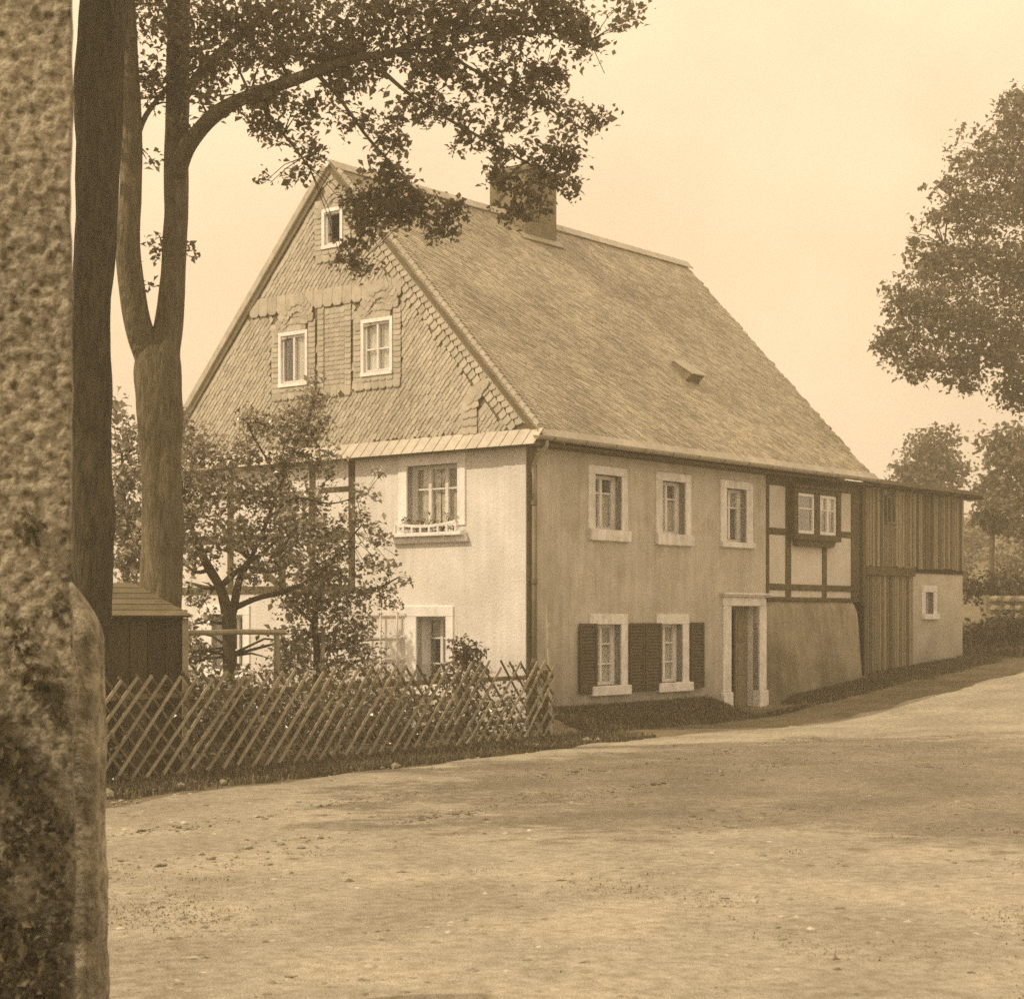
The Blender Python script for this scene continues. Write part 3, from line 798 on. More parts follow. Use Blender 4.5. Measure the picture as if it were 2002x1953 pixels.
# band
u = sR(ZB0) + .55
while u < sL(ZB1) - .05:
    tile(u + .22, ZB0 + .0, R(0), .215, ZB1 - ZB0, .024); u += .222
# frames round the windows: columns, foot row, arch of radial slates
def column(u, z0, z1, w=.17):
    zz = z0
    while zz < z1 - .03: tile(u + w, zz, R(0), w * .97, .085, .018, OG + .012); zz += .088
def foot(u0, u1, z, h=.13):
    u = u0
    while u < u1 - .02: tile(min(u + .16, u1), z, R(0), .155, h, .022, OG + .016); u += .16
for k, (a, b, c, d) in SWIN.items():
    column(a - .21, c - .12, d + .10); column(b + .04, c - .12, d + .10); foot(a - .20, b + .20, c - .25); foot(a - .04, b + .04, c - .12, .11)
    cx_, r0 = (a + b) / 2, (b - a) / 2 + .04
    if k == 'T': r0 *= .9
    n = 13
    for ring in (0, 1):
        for i in range(n):
            an = math.pi * (i + .5) / n; rr = r0 + (.0 if ring == 0 else .13)
            uu, zz = cx_ - rr * math.cos(an), d + .03 + rr * math.sin(an) * (.85 if k != 'T' else .6)
            w = math.pi * (rr + .08) / n * 1.08
            aa = math.pi / 2 - an
            # outward pointing slate: up axis radial
            tile(uu + w / 2 * math.cos(aa), zz - w / 2 * math.sin(aa) * -1 if False else zz + w / 2 * math.sin(-aa) * -1, -aa * -1, w, .125, .022, OG + .016 + .006 * ring)
    for i in range(6):
        for j in range(3):
            uu, zz = a + .10 * i + .03, d + .03 + .12 * j
            if uu < b and (uu + .05 - cx_) ** 2 + (zz - d + .05) ** 2 < (r0 * .98) ** 2: tile(uu + .11, zz, 0, .11, .12, .02, OG)
# plain framed panel between the lower windows
column(4.25, 5.50, 6.90, .15); column(3.62, 5.50, 6.90, .15); foot(3.62, 4.40, 5.42)
zz = 5.55; r = 0
while zz < 6.86:
    for q in range(4): tile(3.79 + .118 * q + .11, zz, 0, .116, .075, .014, OG + .002)
    zz += .078; r += 1
for i, (a, b) in enumerate([(1.13, 4.60), (1.13, 4.72), (1.12, 4.83), (1.07, 4.94), (.99, 5.03), (.90, 5.11), (.80, 5.17)]):
    an = [0, 2, 10, 22, 36, 46, 55][i]
    for j in (0, 1): tile(a + .10 - .16 * j + .0, b + .06 * j * (an / 40), R(an), .165, .12, .024, OG + .016)
lay('gable_slate', mats, M['gable_slate'], gable, 300, 'gable_slates')
# verge board of the left side
MB().hexa([PG(sL(4.5) - .02, 4.5, -.1), PG(sL(4.5) + .10, 4.5, -.1), PG(sL(4.5) + .10, 4.5, .085), PG(sL(4.5) - .02, 4.5, .085), PG(RID_Y - .02, 9.26, -.1), PG(RID_Y + .10, 9.26, -.1), PG(RID_Y + .10, 9.26, .085), PG(RID_Y - .02, 9.26, .085)]).build('verge_board', M['timber_pale'], gable)
# skirt of wider slates flaring over the plaster
k = 0; u = RY0 + .02
while u < 8.3:
    w_ = .225
    MB().hexa([PG(u, 4.36, .235), PG(u + w_ - .012, 4.36, .231), PG(u + w_ - .012, 4.36, .249), PG(u, 4.36, .255), PG(u - .05, 4.61, .050), PG(u + w_ - .062, 4.61, .046), PG(u + w_ - .062, 4.61, .068), PG(u - .05, 4.61, .074)]).build('skirt_slate', M['pale_slate'], gable)
    u += w_; k += 1
MB().hexa([PG(RY0 + .02, 4.345, .0), PG(8.3, 4.345, .0), PG(8.3, 4.345, .225), PG(RY0 + .02, 4.345, .225), PG(RY0 + .02, 4.59, .0), PG(8.3, 4.59, .0), PG(8.3, 4.59, .047), PG(RY0 + .02, 4.59, .047)]).build('skirt_board', M['timber_pale'], gable)
# windows in the slates
def slate_window(k, cols, trans, curtain, pane=True):
    a, b, c, d = SWIN[k]
    w = sash(PG, (a + .03, b - .03, c + .03, d - .03), .02, cols, trans, gable, frame=.04, curtain=curtain, pane=pane)
    MB().fbox(PG, a - .03, b + .03, c - .03, c + .029, -.1, .105).build('sill', M['white'], w)
    MB().fbox(PG, a - .03, b + .03, d - .029, d + .03, -.1, .09).build('window_frame', M['white'], w)
    MB().fbox(PG, a - .03, a + .029, c + .03, d - .03, -.1, .09).build('window_frame', M['white'], w)
    MB().fbox(PG, b - .029, b + .03, c + .03, d - .03, -.1, .09).build('window_frame', M['white'], w)
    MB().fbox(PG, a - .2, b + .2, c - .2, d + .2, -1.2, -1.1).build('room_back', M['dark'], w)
    return w
slate_window('R', 2, (.46,), [(0, 1, 0, 1)])
slate_window('T', 1, (), None, pane=False)
# left one: its right casement (seen from outside) shut and curtained, the other open
wl = slate_window('L', 2, (), [(.0, .52, 0, 1)])

# ---------------------------------------------------------------- barn annex at the far end
barn = thing('barn_annex', tuple(W(10.9, 0, 0)), 'low boarded barn with plastered foot joined to the far end of the farmhouse', 'barn', rz=HA)
PB = lambda u, z, o: Vector((u - 10.9, -o, z))
EWI = (13.60, 13.98, 1.84, 2.30)
wall_with_holes('barn_wall', PB, 13.0, 15.44, -.3, 2.70, [EWI], .4, M['barn_plaster'], barn)
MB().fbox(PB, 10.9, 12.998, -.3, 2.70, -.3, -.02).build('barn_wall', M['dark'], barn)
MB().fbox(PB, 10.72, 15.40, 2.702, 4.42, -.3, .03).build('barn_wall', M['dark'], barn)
MB().box((4.1, .42, -.3), (4.54, 7.2, 4.4)).build('end_wall', M['barn_plaster'], barn)
MB().box((-.2, 7.0, -.3), (4.5, 7.3, 3.3)).build('back_wall', M['barn_plaster'], barn)
u = 10.72
while u < 15.36:                            # upper boarding
    w_ = random.uniform(.085, .125)
    if not (11.68 < u + w_ / 2 < 12.12):
        MB().fbox(PB, u, u + w_ - .024, 2.80 + random.uniform(-.025, .02), 4.40, .032, .052 + random.uniform(0, .014)).build('board', M['board'], barn)
    else:
        MB().fbox(PB, u, u + w_ - .016, 2.80, 3.66, .032, .056).build('board', M['board'], barn)
        MB().fbox(PB, u, u + w_ - .016, 4.25, 4.40, .032, .056).build('board', M['board'], barn)
    u += w_
u = 10.88
while u < 12.98:                            # lower boarding, set back
    w_ = random.uniform(.085, .125)
    MB().fbox(PB, u, u + w_ - .024, .10 + random.uniform(-.03, .03), 2.66, -.018, .006 + random.uniform(0, .012)).build('board', M['board'], barn)
    u += w_
MB().fbox(PB, 10.86, 13.0, 2.62, 2.79, .0, .07).build('beam_or_shade_band', M['timber'], barn)  # dark strip standing in for the shadow under the overhanging boards
MB().fbox(PB, 10.66, 10.80, 2.0, 4.42, .0, .075).build('timber_post', M['timber'], barn)
w = sash(PB, EWI, -.22, 1, (.5,), barn, frame=.03)
surround(PB, EWI, (13.43, 14.15, 1.72, 2.44), w, WG, (13.43, 14.16, 1.72, 1.84), o=.02)
w = sash(PB, (11.70, 12.10, 3.67, 4.24), .05, 2, (), barn, frame=.05, m=M['timber_pale'], curtain=[(.12, .42, .35, .95), (.58, .9, .1, .95)])
rf = MB().hexa([PB(10.62, 4.42, .42), PB(15.62, 4.42, .42), PB(15.62, 3.35, -7.6), PB(10.66, 3.35, -7.6), PB(10.62, 4.50, .42), PB(15.62, 4.50, .42), PB(15.62, 3.45, -7.6), PB(10.66, 3.45, -7.6)]).build('barn_roof', M['timber_pale'], barn)
for k in range(8):
    a = 10.9 + .68 * k
    MB().bar(PB(a, 4.385, -.3), PB(a, 4.385, .38), .08, .06).build('rafter_end', M['timber'], rf)

# ---------------------------------------------------------------- lattice fence
fence = thing('lattice_fence', (F0.x, F0.y, 0), 'weathered wooden lattice fence of crossed slats along the grass edge before the gable', 'fence', rz=math.atan2(FD.y, FD.x))
FL = (F1 - F0).length
def fz(u): return H(*(F0 + FD * u))
def slat_mesh(length):
    return MB().hexa([(-.021, 0, 0), (.021, 0, 0), (.021, .014, 0), (-.021, .014, 0), (-.019, 0, length), (.019, 0, length), (.019, .014, length), (-.019, .014, length)])
me_slat = {}
HF = 1.06
def put_slat(u, z, lean, y, length):
    k = lean > 0
    if k not in me_slat:
        o = slat_mesh(1.0).build('slat', M['fence_wood' if k else 'fence_shade'], fence); me_slat[k] = o.data
    else: o = link(bpy.data.objects.new('slat', me_slat[k]), fence)
    o.matrix_local = Matrix.Translation((u, y, z)) @ Matrix.Rotation(lean, 4, 'Y') @ Matrix.Diagonal((random.uniform(.9, 1.15) * (.92 if k else .75), 1, length, 1))
PITCH = .235
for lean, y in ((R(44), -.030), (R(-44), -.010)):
    u = -1.0 if lean > 0 else -.1
    while u < FL + 1.0:
        a = u + random.gauss(0, .012); ln = (HF + random.uniform(-.02, .02)) / math.cos(lean) * (.55 if random.random() < .04 else 1); z0 = .07 + random.uniform(-.03, .03)
        top_u = a + math.sin(lean) * ln
        ang = lean + R(random.gauss(0, 1.1))
        s0, s1 = 0.0, ln
        # slats that would run past an end of the fence are cut there
        lo_, hi_ = 0.0, FL
        k = math.sin(ang)
        ts = sorted(((lo_ - a) / k, (hi_ - a) / k)); s0 = max(s0, ts[0]); s1 = min(s1, ts[1])
        if s1 - s0 > .12:
            put_slat(a + k * s0, fz(min(max(a, 0), FL)) + z0 + math.cos(ang) * s0, ang, y, s1 - s0)
        u += PITCH
for zr in (.28, .88): MB().box((-.02, .006, zr), (FL + .02, .055, zr + .06)).build('rail', M['fence_shade'], fence, bevel=.006)
for k in range(6):
    u = .04 + (FL - .08) * k / 5
    MB().tube([(u, .10, -.2), (u, .10, .99 + random.uniform(-.04, .05))], [.05, .042], 9, wob=.15).build('fence_post', M['fence_shade'], fence)

# leaning stake by the corner
sx, sy = .55, 25.85
st = MB().tube([(0, 0, -.1), (.005, .01, .7), (-.035, .02, 1.95)], [.042, .038, .022], 8, wob=.2).build('stake', M['pole'], None, loc=(sx, sy, 0))
tag(st, 'tall pale stake standing behind the right end of the lattice fence', 'stake')

# ---------------------------------------------------------------- garden hut
hut = thing('garden_hut', (-4.62, 20.05, 0), 'small dark garden hut with pitched boarded roof between fence and forked tree', 'hut', rz=R(12))
hw, hd = .86, .8
for k in range(9):
    a = -hw + 2 * hw * k / 9
    MB().box((a, -hd, .02), (a + 2 * hw / 9 - .01, -hd + .025, 1.79)).build('wall_board', M['hut_wood'], hut)
for k in range(8):
    a = -hd + 2 * hd * k / 8
    MB().box((hw - .025, a, .02), (hw, a + 2 * hd / 8 - .01, 1.79)).build('wall_board', M['hut_wood'], hut)
MB().box((-hw, hd - .03, .02), (hw, hd, 1.74)).build('back_wall', M['hut_wood'], hut)
MB().box((-hw, -hd + .03, .02), (-hw + .03, hd - .03, 1.74)).build('side_wall', M['hut_wood'], hut)
for sx_, sy_ in ((-1, -1), (1, -1), (1, 1), (-1, 1)):
    MB().box((sx_ * (hw + .02) - .035, sy_ * (hd + .02) - .035, -.1), (sx_ * (hw + .02) + .035, sy_ * (hd + .02) + .035, 1.74)).build('corner_post', M['fence_wood'], hut, bevel=.006)
MB().box((-.02, -hd - .03, .0), (.02, -hd - .002, 1.3)).build('door_batten', M['fence_wood'], hut)
er = (hw + .10, hd + .14); rr = .30
n = 6
hr = MB()
hr.v = [(-er[0], -er[1], 1.75), (er[0], -er[1], 1.75), (er[0], er[1], 1.75), (-er[0], er[1], 1.75), (-rr, 0, 2.13), (rr, 0, 2.13)]
hr.f = [(0, 1, 5, 4), (1, 2, 5), (2, 3, 4, 5), (3, 0, 4), (3, 2, 1, 0)]
hr = hr.build('hut_roof', M['hut_roof'], hut)
for k in range(n):                                             # overlapping roof boards on the two seen sides
    t0, t1 = k / n, (k + 1) / n + .03
    lerp = lambda A, B, t: Vector(A) + (Vector(B) - Vector(A)) * min(t, 1)
    nrm = (0, -.38 / 1.0 * .4, .9)
    for A0, A1, B0, B1, out_ in (((-er[0], -er[1], 1.76), (-rr, 0, 2.14), (er[0], -er[1], 1.76), (rr, 0, 2.14), Vector((0, -.37, .93))), ((er[0], -er[1], 1.76), (rr, 0, 2.14), (er[0], er[1], 1.76), (rr, 0, 2.14), Vector((.5, 0, .86)))):
        p = [lerp(A0, A1, t0), lerp(B0, B1, t0), lerp(B0, B1, min(t1, .995)), lerp(A0, A1, min(t1, .995))]
        lo_o, up_o = .014, .005
        MB().hexa([p[0] + out_ * .004, p[1] + out_ * .004, p[2] + out_ * .002, p[3] + out_ * .002, p[0] + out_ * lo_o, p[1] + out_ * lo_o, p[2] + out_ * up_o, p[3] + out_ * up_o]).build('roof_board', M['hut_roof'], hr)

# horizontal pole on posts behind the fence
arb = thing('pole_rail', (-3.55, 22.0, 0), 'rustic horizontal pole carried on upright posts beside the fruit tree', 'rail', rz=R(18))
MB().tube([(-.75, 0, 1.555), (.2, .01, 1.57), (.75, 0, 1.565)], .034, 8, wob=.2).build('pole', M['fence_wood'], arb)
for x in (-.68, .62): MB().tube([(x, 0, -.1), (x + .01, 0, 1.53)], .036, 8, wob=.2).build('post', M['fence_wood'], arb)
# stake of the young tree
st = MB().tube([(0, 0, -.1), (.01, 0, 1.2), (.03, 0, 1.62)], [.04, .036, .03], 8, wob=.2).build('stake', M['pole'], None, loc=(-2.70, 25.1, 0))
tag(st, 'pale stake tied upright beside the stem of the young garden tree', 'stake')
# trellis on the gable
trl = thing('wall_trellis', tuple(W(0, 2.75, 0)), 'white trellis of thin bars against the gable wall left of the lower window', 'trellis', rz=HA)
for u in (-.16, .20, .50): MB().box((-.09, u - .014, .3), (-.065, u + .014, 1.86)).build('upright', M['sash'], trl)
for z in (1.10, 1.46, 1.82): MB().box((-.062, -.30, z - .014), (-.042, .62, z + .014)).build('cross_bar', M['sash'], trl)

# ---------------------------------------------------------------- trees
V_LIMBS = [[(-4.24,21.5,0.81,0.306),(-4.25,21.5,1.41,0.255),(-4.25,21.5,2.24,0.242),(-4.26,21.5,3.52,0.249),(-4.29,21.5,4.41,0.274),(-4.28,21.5,4.85,0.28),(-4.19,21.5,5.17,0.198),(-4.15,21.5,5.59,0.166),(-4.09,21.5,6.57,0.15),(-4.07,21.5,7.47,0.147),(-4.06,21.5,8.61,0.14),(-4.04,21.5,9.63,0.134),(-3.99,21.5,10.85,0.108)],[(-4.29,21.5,4.41,0.242),(-4.37,21.5,4.85,0.21),(-4.48,21.4,5.16,0.178),(-4.55,21.3,5.56,0.164),(-4.61,21.2,6.22,0.151),(-4.57,21.2,6.9,0.138),(-4.56,21.2,7.58,0.135),(-4.61,21.2,8.47,0.132),(-4.66,21.2,9.52,0.119),(-4.72,21.2,10.72,0.094)],[(-4.04,21.4,7.12,0.108),(-3.9,21.2,7.36,0.104),(-3.68,21.0,7.56,0.093),(-3.46,20.8,7.68,0.092),(-3.21,20.6,7.75,0.082),(-2.95,20.5,7.82,0.073),(-2.41,20.2,7.91,0.069),(-1.99,20.0,8.0,0.059),(-1.69,19.9,8.05,0.047),(-1.33,19.8,8.07,0.038),(-0.94,19.7,8.21,0.029),(-0.5,19.6,8.46,0.023),(-0.09,19.5,8.78,0.017)],[(-1.69,19.9,8.05,0.029),(-1.46,19.9,7.89,0.027),(-1.17,20.0,7.67,0.021),(-0.67,20.2,7.4,0.018),(-0.09,20.5,7.16,0.015),(0.4,20.8,6.97,0.012)],[(-2.24,20.1,7.94,0.027),(-2.01,20.2,7.72,0.021),(-1.84,20.4,7.52,0.018),(-1.67,20.6,7.32,0.018),(-1.42,20.8,7.08,0.015),(-1.1,21.0,6.77,0.012),(-0.85,21.2,6.57,0.009)],[(-1.33,19.8,8.07,0.026),(-0.73,19.6,8.05,0.023),(-0.15,19.4,8.11,0.02),(0.48,19.3,8.14,0.017),(0.88,19.2,8.02,0.011)],[(-0.94,19.7,8.21,0.02),(-0.56,19.8,7.95,0.018),(-0.09,19.9,7.72,0.015),(0.44,20.0,7.48,0.012),(0.85,20.0,7.24,0.009)],[(-4.07,21.5,7.98,0.076),(-3.64,21.3,8.42,0.063),(-3.12,21.2,8.83,0.053),(-2.59,21.0,9.26,0.044),(-2.09,21.0,9.82,0.031)],[(-4.59,21.2,7.13,0.044),(-4.45,21.3,7.7,0.035),(-4.29,21.4,8.01,0.029),(-4.12,21.5,8.29,0.022)],[(-2.95,20.5,7.82,0.027),(-2.79,20.6,7.53,0.021),(-2.55,20.7,7.25,0.015),(-2.38,20.8,7.03,0.012)],[(-4.04,21.5,9.63,0.076),(-3.63,22,10.47,0.059),(-2.88,22.3,11.25,0.04)],[(-4.66,21.2,9.52,0.069),(-5.34,21.8,10.39,0.052),(-6.03,22.2,11.08,0.033)]]
V_CLUMPS = [(-4.29,21.4,9.03,0.38,0.38,500),(-4.35,21.4,8.27,0.23,0.32,260),(-3.87,21.2,8.77,0.35,0.38,420),(-3.4,21,8.83,0.37,0.28,520),(-3.59,21,8.27,0.37,0.22,380),(-2.94,20.8,8.76,0.43,0.31,620),(-3.12,20.8,8.33,0.37,0.18,360),(-2.48,20.6,8.75,0.37,0.37,560),(-2.52,20.4,8.26,0.36,0.22,420),(-2.01,20.2,8.56,0.3,0.36,420),(-2.13,20.2,8.08,0.3,0.17,300),(-3.09,20.6,7.71,0.37,0.16,300),(-2.7,20.4,7.72,0.36,0.18,340),(-2.91,20.6,7.47,0.24,0.11,160),(-2.42,20.6,7.62,0.22,0.21,180),(-2.38,20.8,7.22,0.18,0.21,170),(-2.58,20.9,7.0,0.16,0.12,70),(-2.89,20.9,6.9,0.09,0.09,28),(-2.66,20.8,7.4,0.16,0.12,70),(-3.65,21,7.96,0.19,0.22,170),(-3.94,21.2,7.64,0.15,0.15,60),(-1.64,20,8.55,0.36,0.24,420),(-1.75,20,8.19,0.36,0.18,330),(-1.27,19.8,8.54,0.35,0.23,430),(-1.39,19.9,8.13,0.29,0.18,260),(-1.95,20.2,7.84,0.3,0.18,260),(-1.65,20.1,7.87,0.24,0.15,160),(-0.85,19.7,8.27,0.32,0.35,520),(-0.74,19.8,7.89,0.23,0.27,380),(-1.03,19.8,7.89,0.23,0.23,240),(-0.44,19.6,8.35,0.35,0.27,460),(-0.56,19.6,8.59,0.35,0.17,260),(-0.09,19.5,8.32,0.35,0.23,380),(0.31,19.4,8.29,0.29,0.23,330),(0.65,19.3,8.25,0.26,0.23,320),(0.77,19.3,8.0,0.21,0.23,220),(0.43,19.4,8.52,0.35,0.15,240),(-0.09,19.6,8.01,0.29,0.23,260),(-0.33,19.9,7.69,0.24,0.18,190),(0.2,19.8,7.78,0.27,0.23,330),(0.49,19.7,7.8,0.15,0.21,160),(0.02,19.9,7.57,0.24,0.15,160),(0.38,19.9,7.57,0.18,0.12,90),(-1.1,20.0,7.6,0.24,0.15,150),(-0.87,20.2,7.51,0.24,0.14,140),(-1.31,20.4,7.42,0.18,0.22,130),(-1.67,20.4,7.48,0.18,0.16,90),(-2.03,20.4,7.54,0.15,0.22,90),(-0.52,20.3,7.45,0.24,0.18,170),(-0.22,20.4,7.29,0.22,0.16,130),(0.02,20.2,7.42,0.22,0.16,110),(-0.64,20.5,7.2,0.16,0.11,46),(-0.22,20.5,7.14,0.16,0.18,90),(0.15,20.5,7.2,0.15,0.12,60),(0.68,20,7.54,0.24,0.15,90),(0.91,20,7.33,0.2,0.13,80),(0.62,20.2,7.36,0.24,0.13,90),(1.03,20,7.42,0.12,0.11,34),(0.51,20.4,7.11,0.22,0.22,220),(0.66,20.4,6.99,0.18,0.18,150),(0.45,20.6,6.86,0.15,0.18,120),(0.64,20.6,6.74,0.16,0.15,100),(0.3,20.5,7.08,0.15,0.15,80),(-0.1,20.9,6.93,0.22,0.15,130),(0.15,20.9,6.87,0.19,0.19,150),(0.06,21,6.59,0.22,0.16,170),(0.34,21,6.59,0.16,0.12,80),(-0.28,20.9,7.0,0.1,0.12,40),(-1.5,20.6,7.29,0.12,0.18,90),(-1.33,20.7,7.25,0.15,0.15,100),(-1.52,20.9,7.0,0.21,0.16,160),(-1.34,21,6.9,0.22,0.16,190),(-1.72,21,6.71,0.25,0.16,230),(-1.8,21.2,6.57,0.19,0.16,170),(-1.41,21.1,6.67,0.29,0.19,300),(-1.49,21.3,6.47,0.25,0.11,150),(-1.11,21.2,6.63,0.25,0.21,270),(-0.8,21.3,6.59,0.25,0.21,260),(-0.93,21.4,6.36,0.13,0.11,60),(-1.97,21,6.77,0.12,0.1,40),(-0.61,21.3,6.66,0.13,0.13,60),(-1.74,21.3,6.37,0.19,0.09,70),(-1.93,21.3,6.12,0.14,0.16,130),(-1.81,21.4,5.95,0.15,0.11,90),(-2.06,21.3,6.02,0.11,0.08,36),(-1.93,21.3,6.28,0.09,0.1,40),(1.25,19.2,8.33,0.17,0.15,110),(1.22,19.2,8.19,0.1,0.08,30),(-4.29,21.4,6.24,0.14,0.16,60),(-4.38,21.4,5.79,0.1,0.1,24),(-3.91,21.4,6.27,0.1,0.18,40),(-4.29,21.4,7.95,0.15,0.15,60),(-4.35,21.4,7.31,0.13,0.1,24),(-3.51,21.3,9.56,0.57,0.38,420),(-2.59,21,9.51,0.62,0.37,460),(-1.67,20.4,9.29,0.6,0.36,460),(-0.81,20,9.2,0.59,0.36,420),(0.02,19.6,8.99,0.52,0.35,360),(-4.33,21.6,9.86,0.64,0.45,420),(-3.08,21.8,10.65,0.9,0.58,480),(-1.59,21,10.32,0.81,0.56,460),(-4.08,22,11.12,0.91,0.52,420),(-5.34,21.8,10.39,0.58,0.45,300)]
L_LIMBS = [[(-4.43,18.6,0.41,0.276),(-4.43,18.6,1.07,0.243),(-4.43,18.6,2.17,0.232),(-4.43,18.6,3.27,0.226),(-4.44,18.6,4.38,0.221),(-4.41,18.6,5.07,0.215),(-4.37,18.6,6.26,0.232),(-4.33,18.6,7.41,0.254),(-4.3,18.6,8.24,0.248),(-4.28,18.6,8.9,0.221),(-4.26,18.6,10.17,0.154),(-4.22,18.6,11.55,0.083)],[(-4.28,18.6,8.9,0.121),(-3.66,18.0,9.41,0.091),(-2.83,17.2,9.69,0.061),(-2.02,16.4,9.7,0.029)],[(-4.29,18.6,8.57,0.11),(-4.73,18.2,9.34,0.086),(-5.47,17.8,9.96,0.053),(-6.07,17.4,10.19,0.026)],[(-4.26,18.6,9.89,0.11),(-3.6,18.8,10.98,0.078),(-2.79,19.0,11.98,0.034)]]
L_CLUMPS = [(-3.69,18.4,10.46,0.87,0.49,400),(-5.0,18.4,10.89,1.09,0.6,400),(-3.03,18.4,11.22,1.09,0.6,400)]
A_LIMBS = [[(-3.91,24.5,0.64,0.102),(-3.92,24.5,1.22,0.087),(-3.92,24.5,1.66,0.091),(-3.95,24.5,1.88,0.08),(-4.04,24.5,2.17,0.062),(-4.18,24.5,2.42,0.062),(-4.3,24.4,2.67,0.047),(-4.39,24.3,2.96,0.032),(-4.49,24.2,3.38,0.022)],[(-3.92,24.5,1.66,0.08),(-3.87,24.6,1.88,0.066),(-3.8,24.6,2.24,0.055),(-3.71,24.7,2.5,0.04),(-3.5,24.8,2.65,0.033),(-3.29,24.9,2.87,0.022)],[(-4.04,24.5,2.17,0.051),(-3.86,24.5,2.35,0.04),(-3.66,24.4,2.45,0.029),(-3.29,24.3,2.38,0.022),(-2.98,24.2,2.52,0.014)],[(-3.8,24.6,2.24,0.04),(-3.65,24.8,2.61,0.033),(-3.45,25,3.14,0.03),(-3.28,25.1,3.67,0.026),(-3.11,25.2,4.12,0.022),(-2.9,25.3,4.66,0.015),(-2.75,25.3,5.03,0.011)],[(-3.87,24.6,1.88,0.044),(-3.53,24.5,2.02,0.036),(-3.15,24.4,2.11,0.033),(-2.79,24.4,2.27,0.022),(-2.43,24.4,2.6,0.014),(-2.07,24.4,3.03,0.011)],[(-4.04,24.5,2.17,0.036),(-4.25,24.7,2.17,0.029),(-4.57,24.8,2.25,0.018)],[(-3.28,25.1,3.67,0.019),(-3.53,25,4.1,0.015),(-3.73,24.9,4.46,0.011)],[(-3.45,25,3.14,0.019),(-3.06,24.8,3.42,0.015),(-2.53,24.7,3.34,0.011),(-2.01,24.6,3.48,0.007)],[(-4.18,24.5,2.42,0.033),(-4.35,24.4,2.38,0.025),(-4.55,24.3,2.52,0.014)]]
A_CLUMPS = [(-4.37,24.3,3.75,0.33,0.33,260),(-4.42,24.2,3.09,0.22,0.43,220),(-3.97,24.5,3.91,0.29,0.29,160),(-4.17,24.4,3.39,0.36,0.29,220),(-3.79,24.8,3.5,0.37,0.29,230),(-3.89,24.5,2.89,0.44,0.29,260),(-3.38,25,3.44,0.37,0.37,260),(-3.17,25.1,3.96,0.33,0.27,200),(-2.88,25.2,4.34,0.34,0.3,230),(-2.82,25.3,4.88,0.21,0.3,120),(-3.11,25.2,4.57,0.37,0.25,170),(-3.53,25,4.47,0.3,0.22,130),(-3.73,24.9,4.54,0.19,0.15,50),(-2.64,25,3.95,0.25,0.27,120),(-3.66,24.9,4.09,0.3,0.22,110),(-4.29,24.3,4.11,0.29,0.22,110),(-3.5,24.8,2.91,0.37,0.25,220),(-3.03,24.6,2.97,0.36,0.29,270),(-2.77,24.8,3.42,0.29,0.26,150),(-2.59,24.5,2.89,0.33,0.25,210),(-2.14,24.4,3.1,0.22,0.19,90),(-2.09,24.6,3.48,0.19,0.12,40),(-1.87,24.6,3.77,0.12,0.09,16),(-1.84,24.3,2.88,0.19,0.16,50),(-3.17,24.5,2.53,0.36,0.22,220),(-2.72,24.4,2.45,0.36,0.22,200),(-2.29,24.4,2.6,0.29,0.22,120),(-1.92,24.3,2.52,0.19,0.16,44),(-1.63,24.3,2.45,0.13,0.12,24),(-4.42,24.2,2.66,0.17,0.36,170),(-4.38,24.6,1.29,0.19,0.29,150),(-4.53,24.4,1.15,0.12,0.22,80),(-2.45,24.6,2.31,0.29,0.22,160),(-3.16,25.6,1.27,0.46,0.3,220),(-4.22,24.3,2.6,0.22,0.19,60),(-4.38,24.4,2.02,0.19,0.19,70),(-4.51,24.3,1.66,0.12,0.14,30),(-3.62,24.6,2.31,0.29,0.19,100),(-4.17,24.4,1.73,0.22,0.1,30)]
Y_LIMBS = [[(-2.78,25.2,0.68,0.06),(-2.78,25.2,1.28,0.052),(-2.81,25.2,1.66,0.045),(-2.77,25.2,1.95,0.034),(-2.66,25.2,2.33,0.026),(-2.51,25.2,2.63,0.015)],[(-2.81,25.2,1.66,0.03),(-3.1,25.1,1.95,0.022),(-3.31,25,2.25,0.015)],[(-2.77,25.2,1.95,0.026),(-2.37,25.3,2.1,0.019),(-1.93,25.4,2.18,0.015),(-1.63,25.4,2.33,0.011)]]
Y_CLUMPS = [(-2.81,25.2,2.1,0.37,0.25,230),(-3.1,25.1,1.88,0.33,0.3,230),(-2.51,25.2,1.88,0.33,0.25,220),(-2.15,25.3,2.1,0.27,0.2,130),(-1.78,25.4,2.14,0.23,0.17,60),(-1.55,25.4,2.33,0.11,0.11,16),(-3.08,25,1.43,0.3,0.25,210),(-2.52,25.3,1.43,0.3,0.23,190),(-2.22,25.3,1.66,0.27,0.23,190),(-2.15,25.4,1.28,0.3,0.23,190),(-2.44,25.2,1.06,0.37,0.18,180),(-3.08,25,1.06,0.3,0.18,120),(-1.78,25.4,1.96,0.18,0.15,40)]
S_CLUMPS = [(-0.67,26.2,1.11,0.26,0.22,300),(-0.71,26.2,1.3,0.19,0.19,190),(-0.59,26.2,0.88,0.31,0.19,260),(-0.47,26.2,1.26,0.11,0.09,34)]
B_CLUMPS = [(-5.92,27,4.45,0.24,0.48,140),(-5.89,27,3.81,0.27,0.48,240),(-5.89,27,3.17,0.29,0.4,240),(-5.72,26.6,2.6,0.28,0.39,300),(-6.3,27.4,3.52,0.32,0.65,200),(-6.1,27.4,4.9,0.13,0.24,40),(-5.61,27.2,3.18,0.32,0.65,200),(-5.13,27.2,4.39,0.24,0.32,90),(-5.05,27.2,4.79,0.13,0.21,40)]
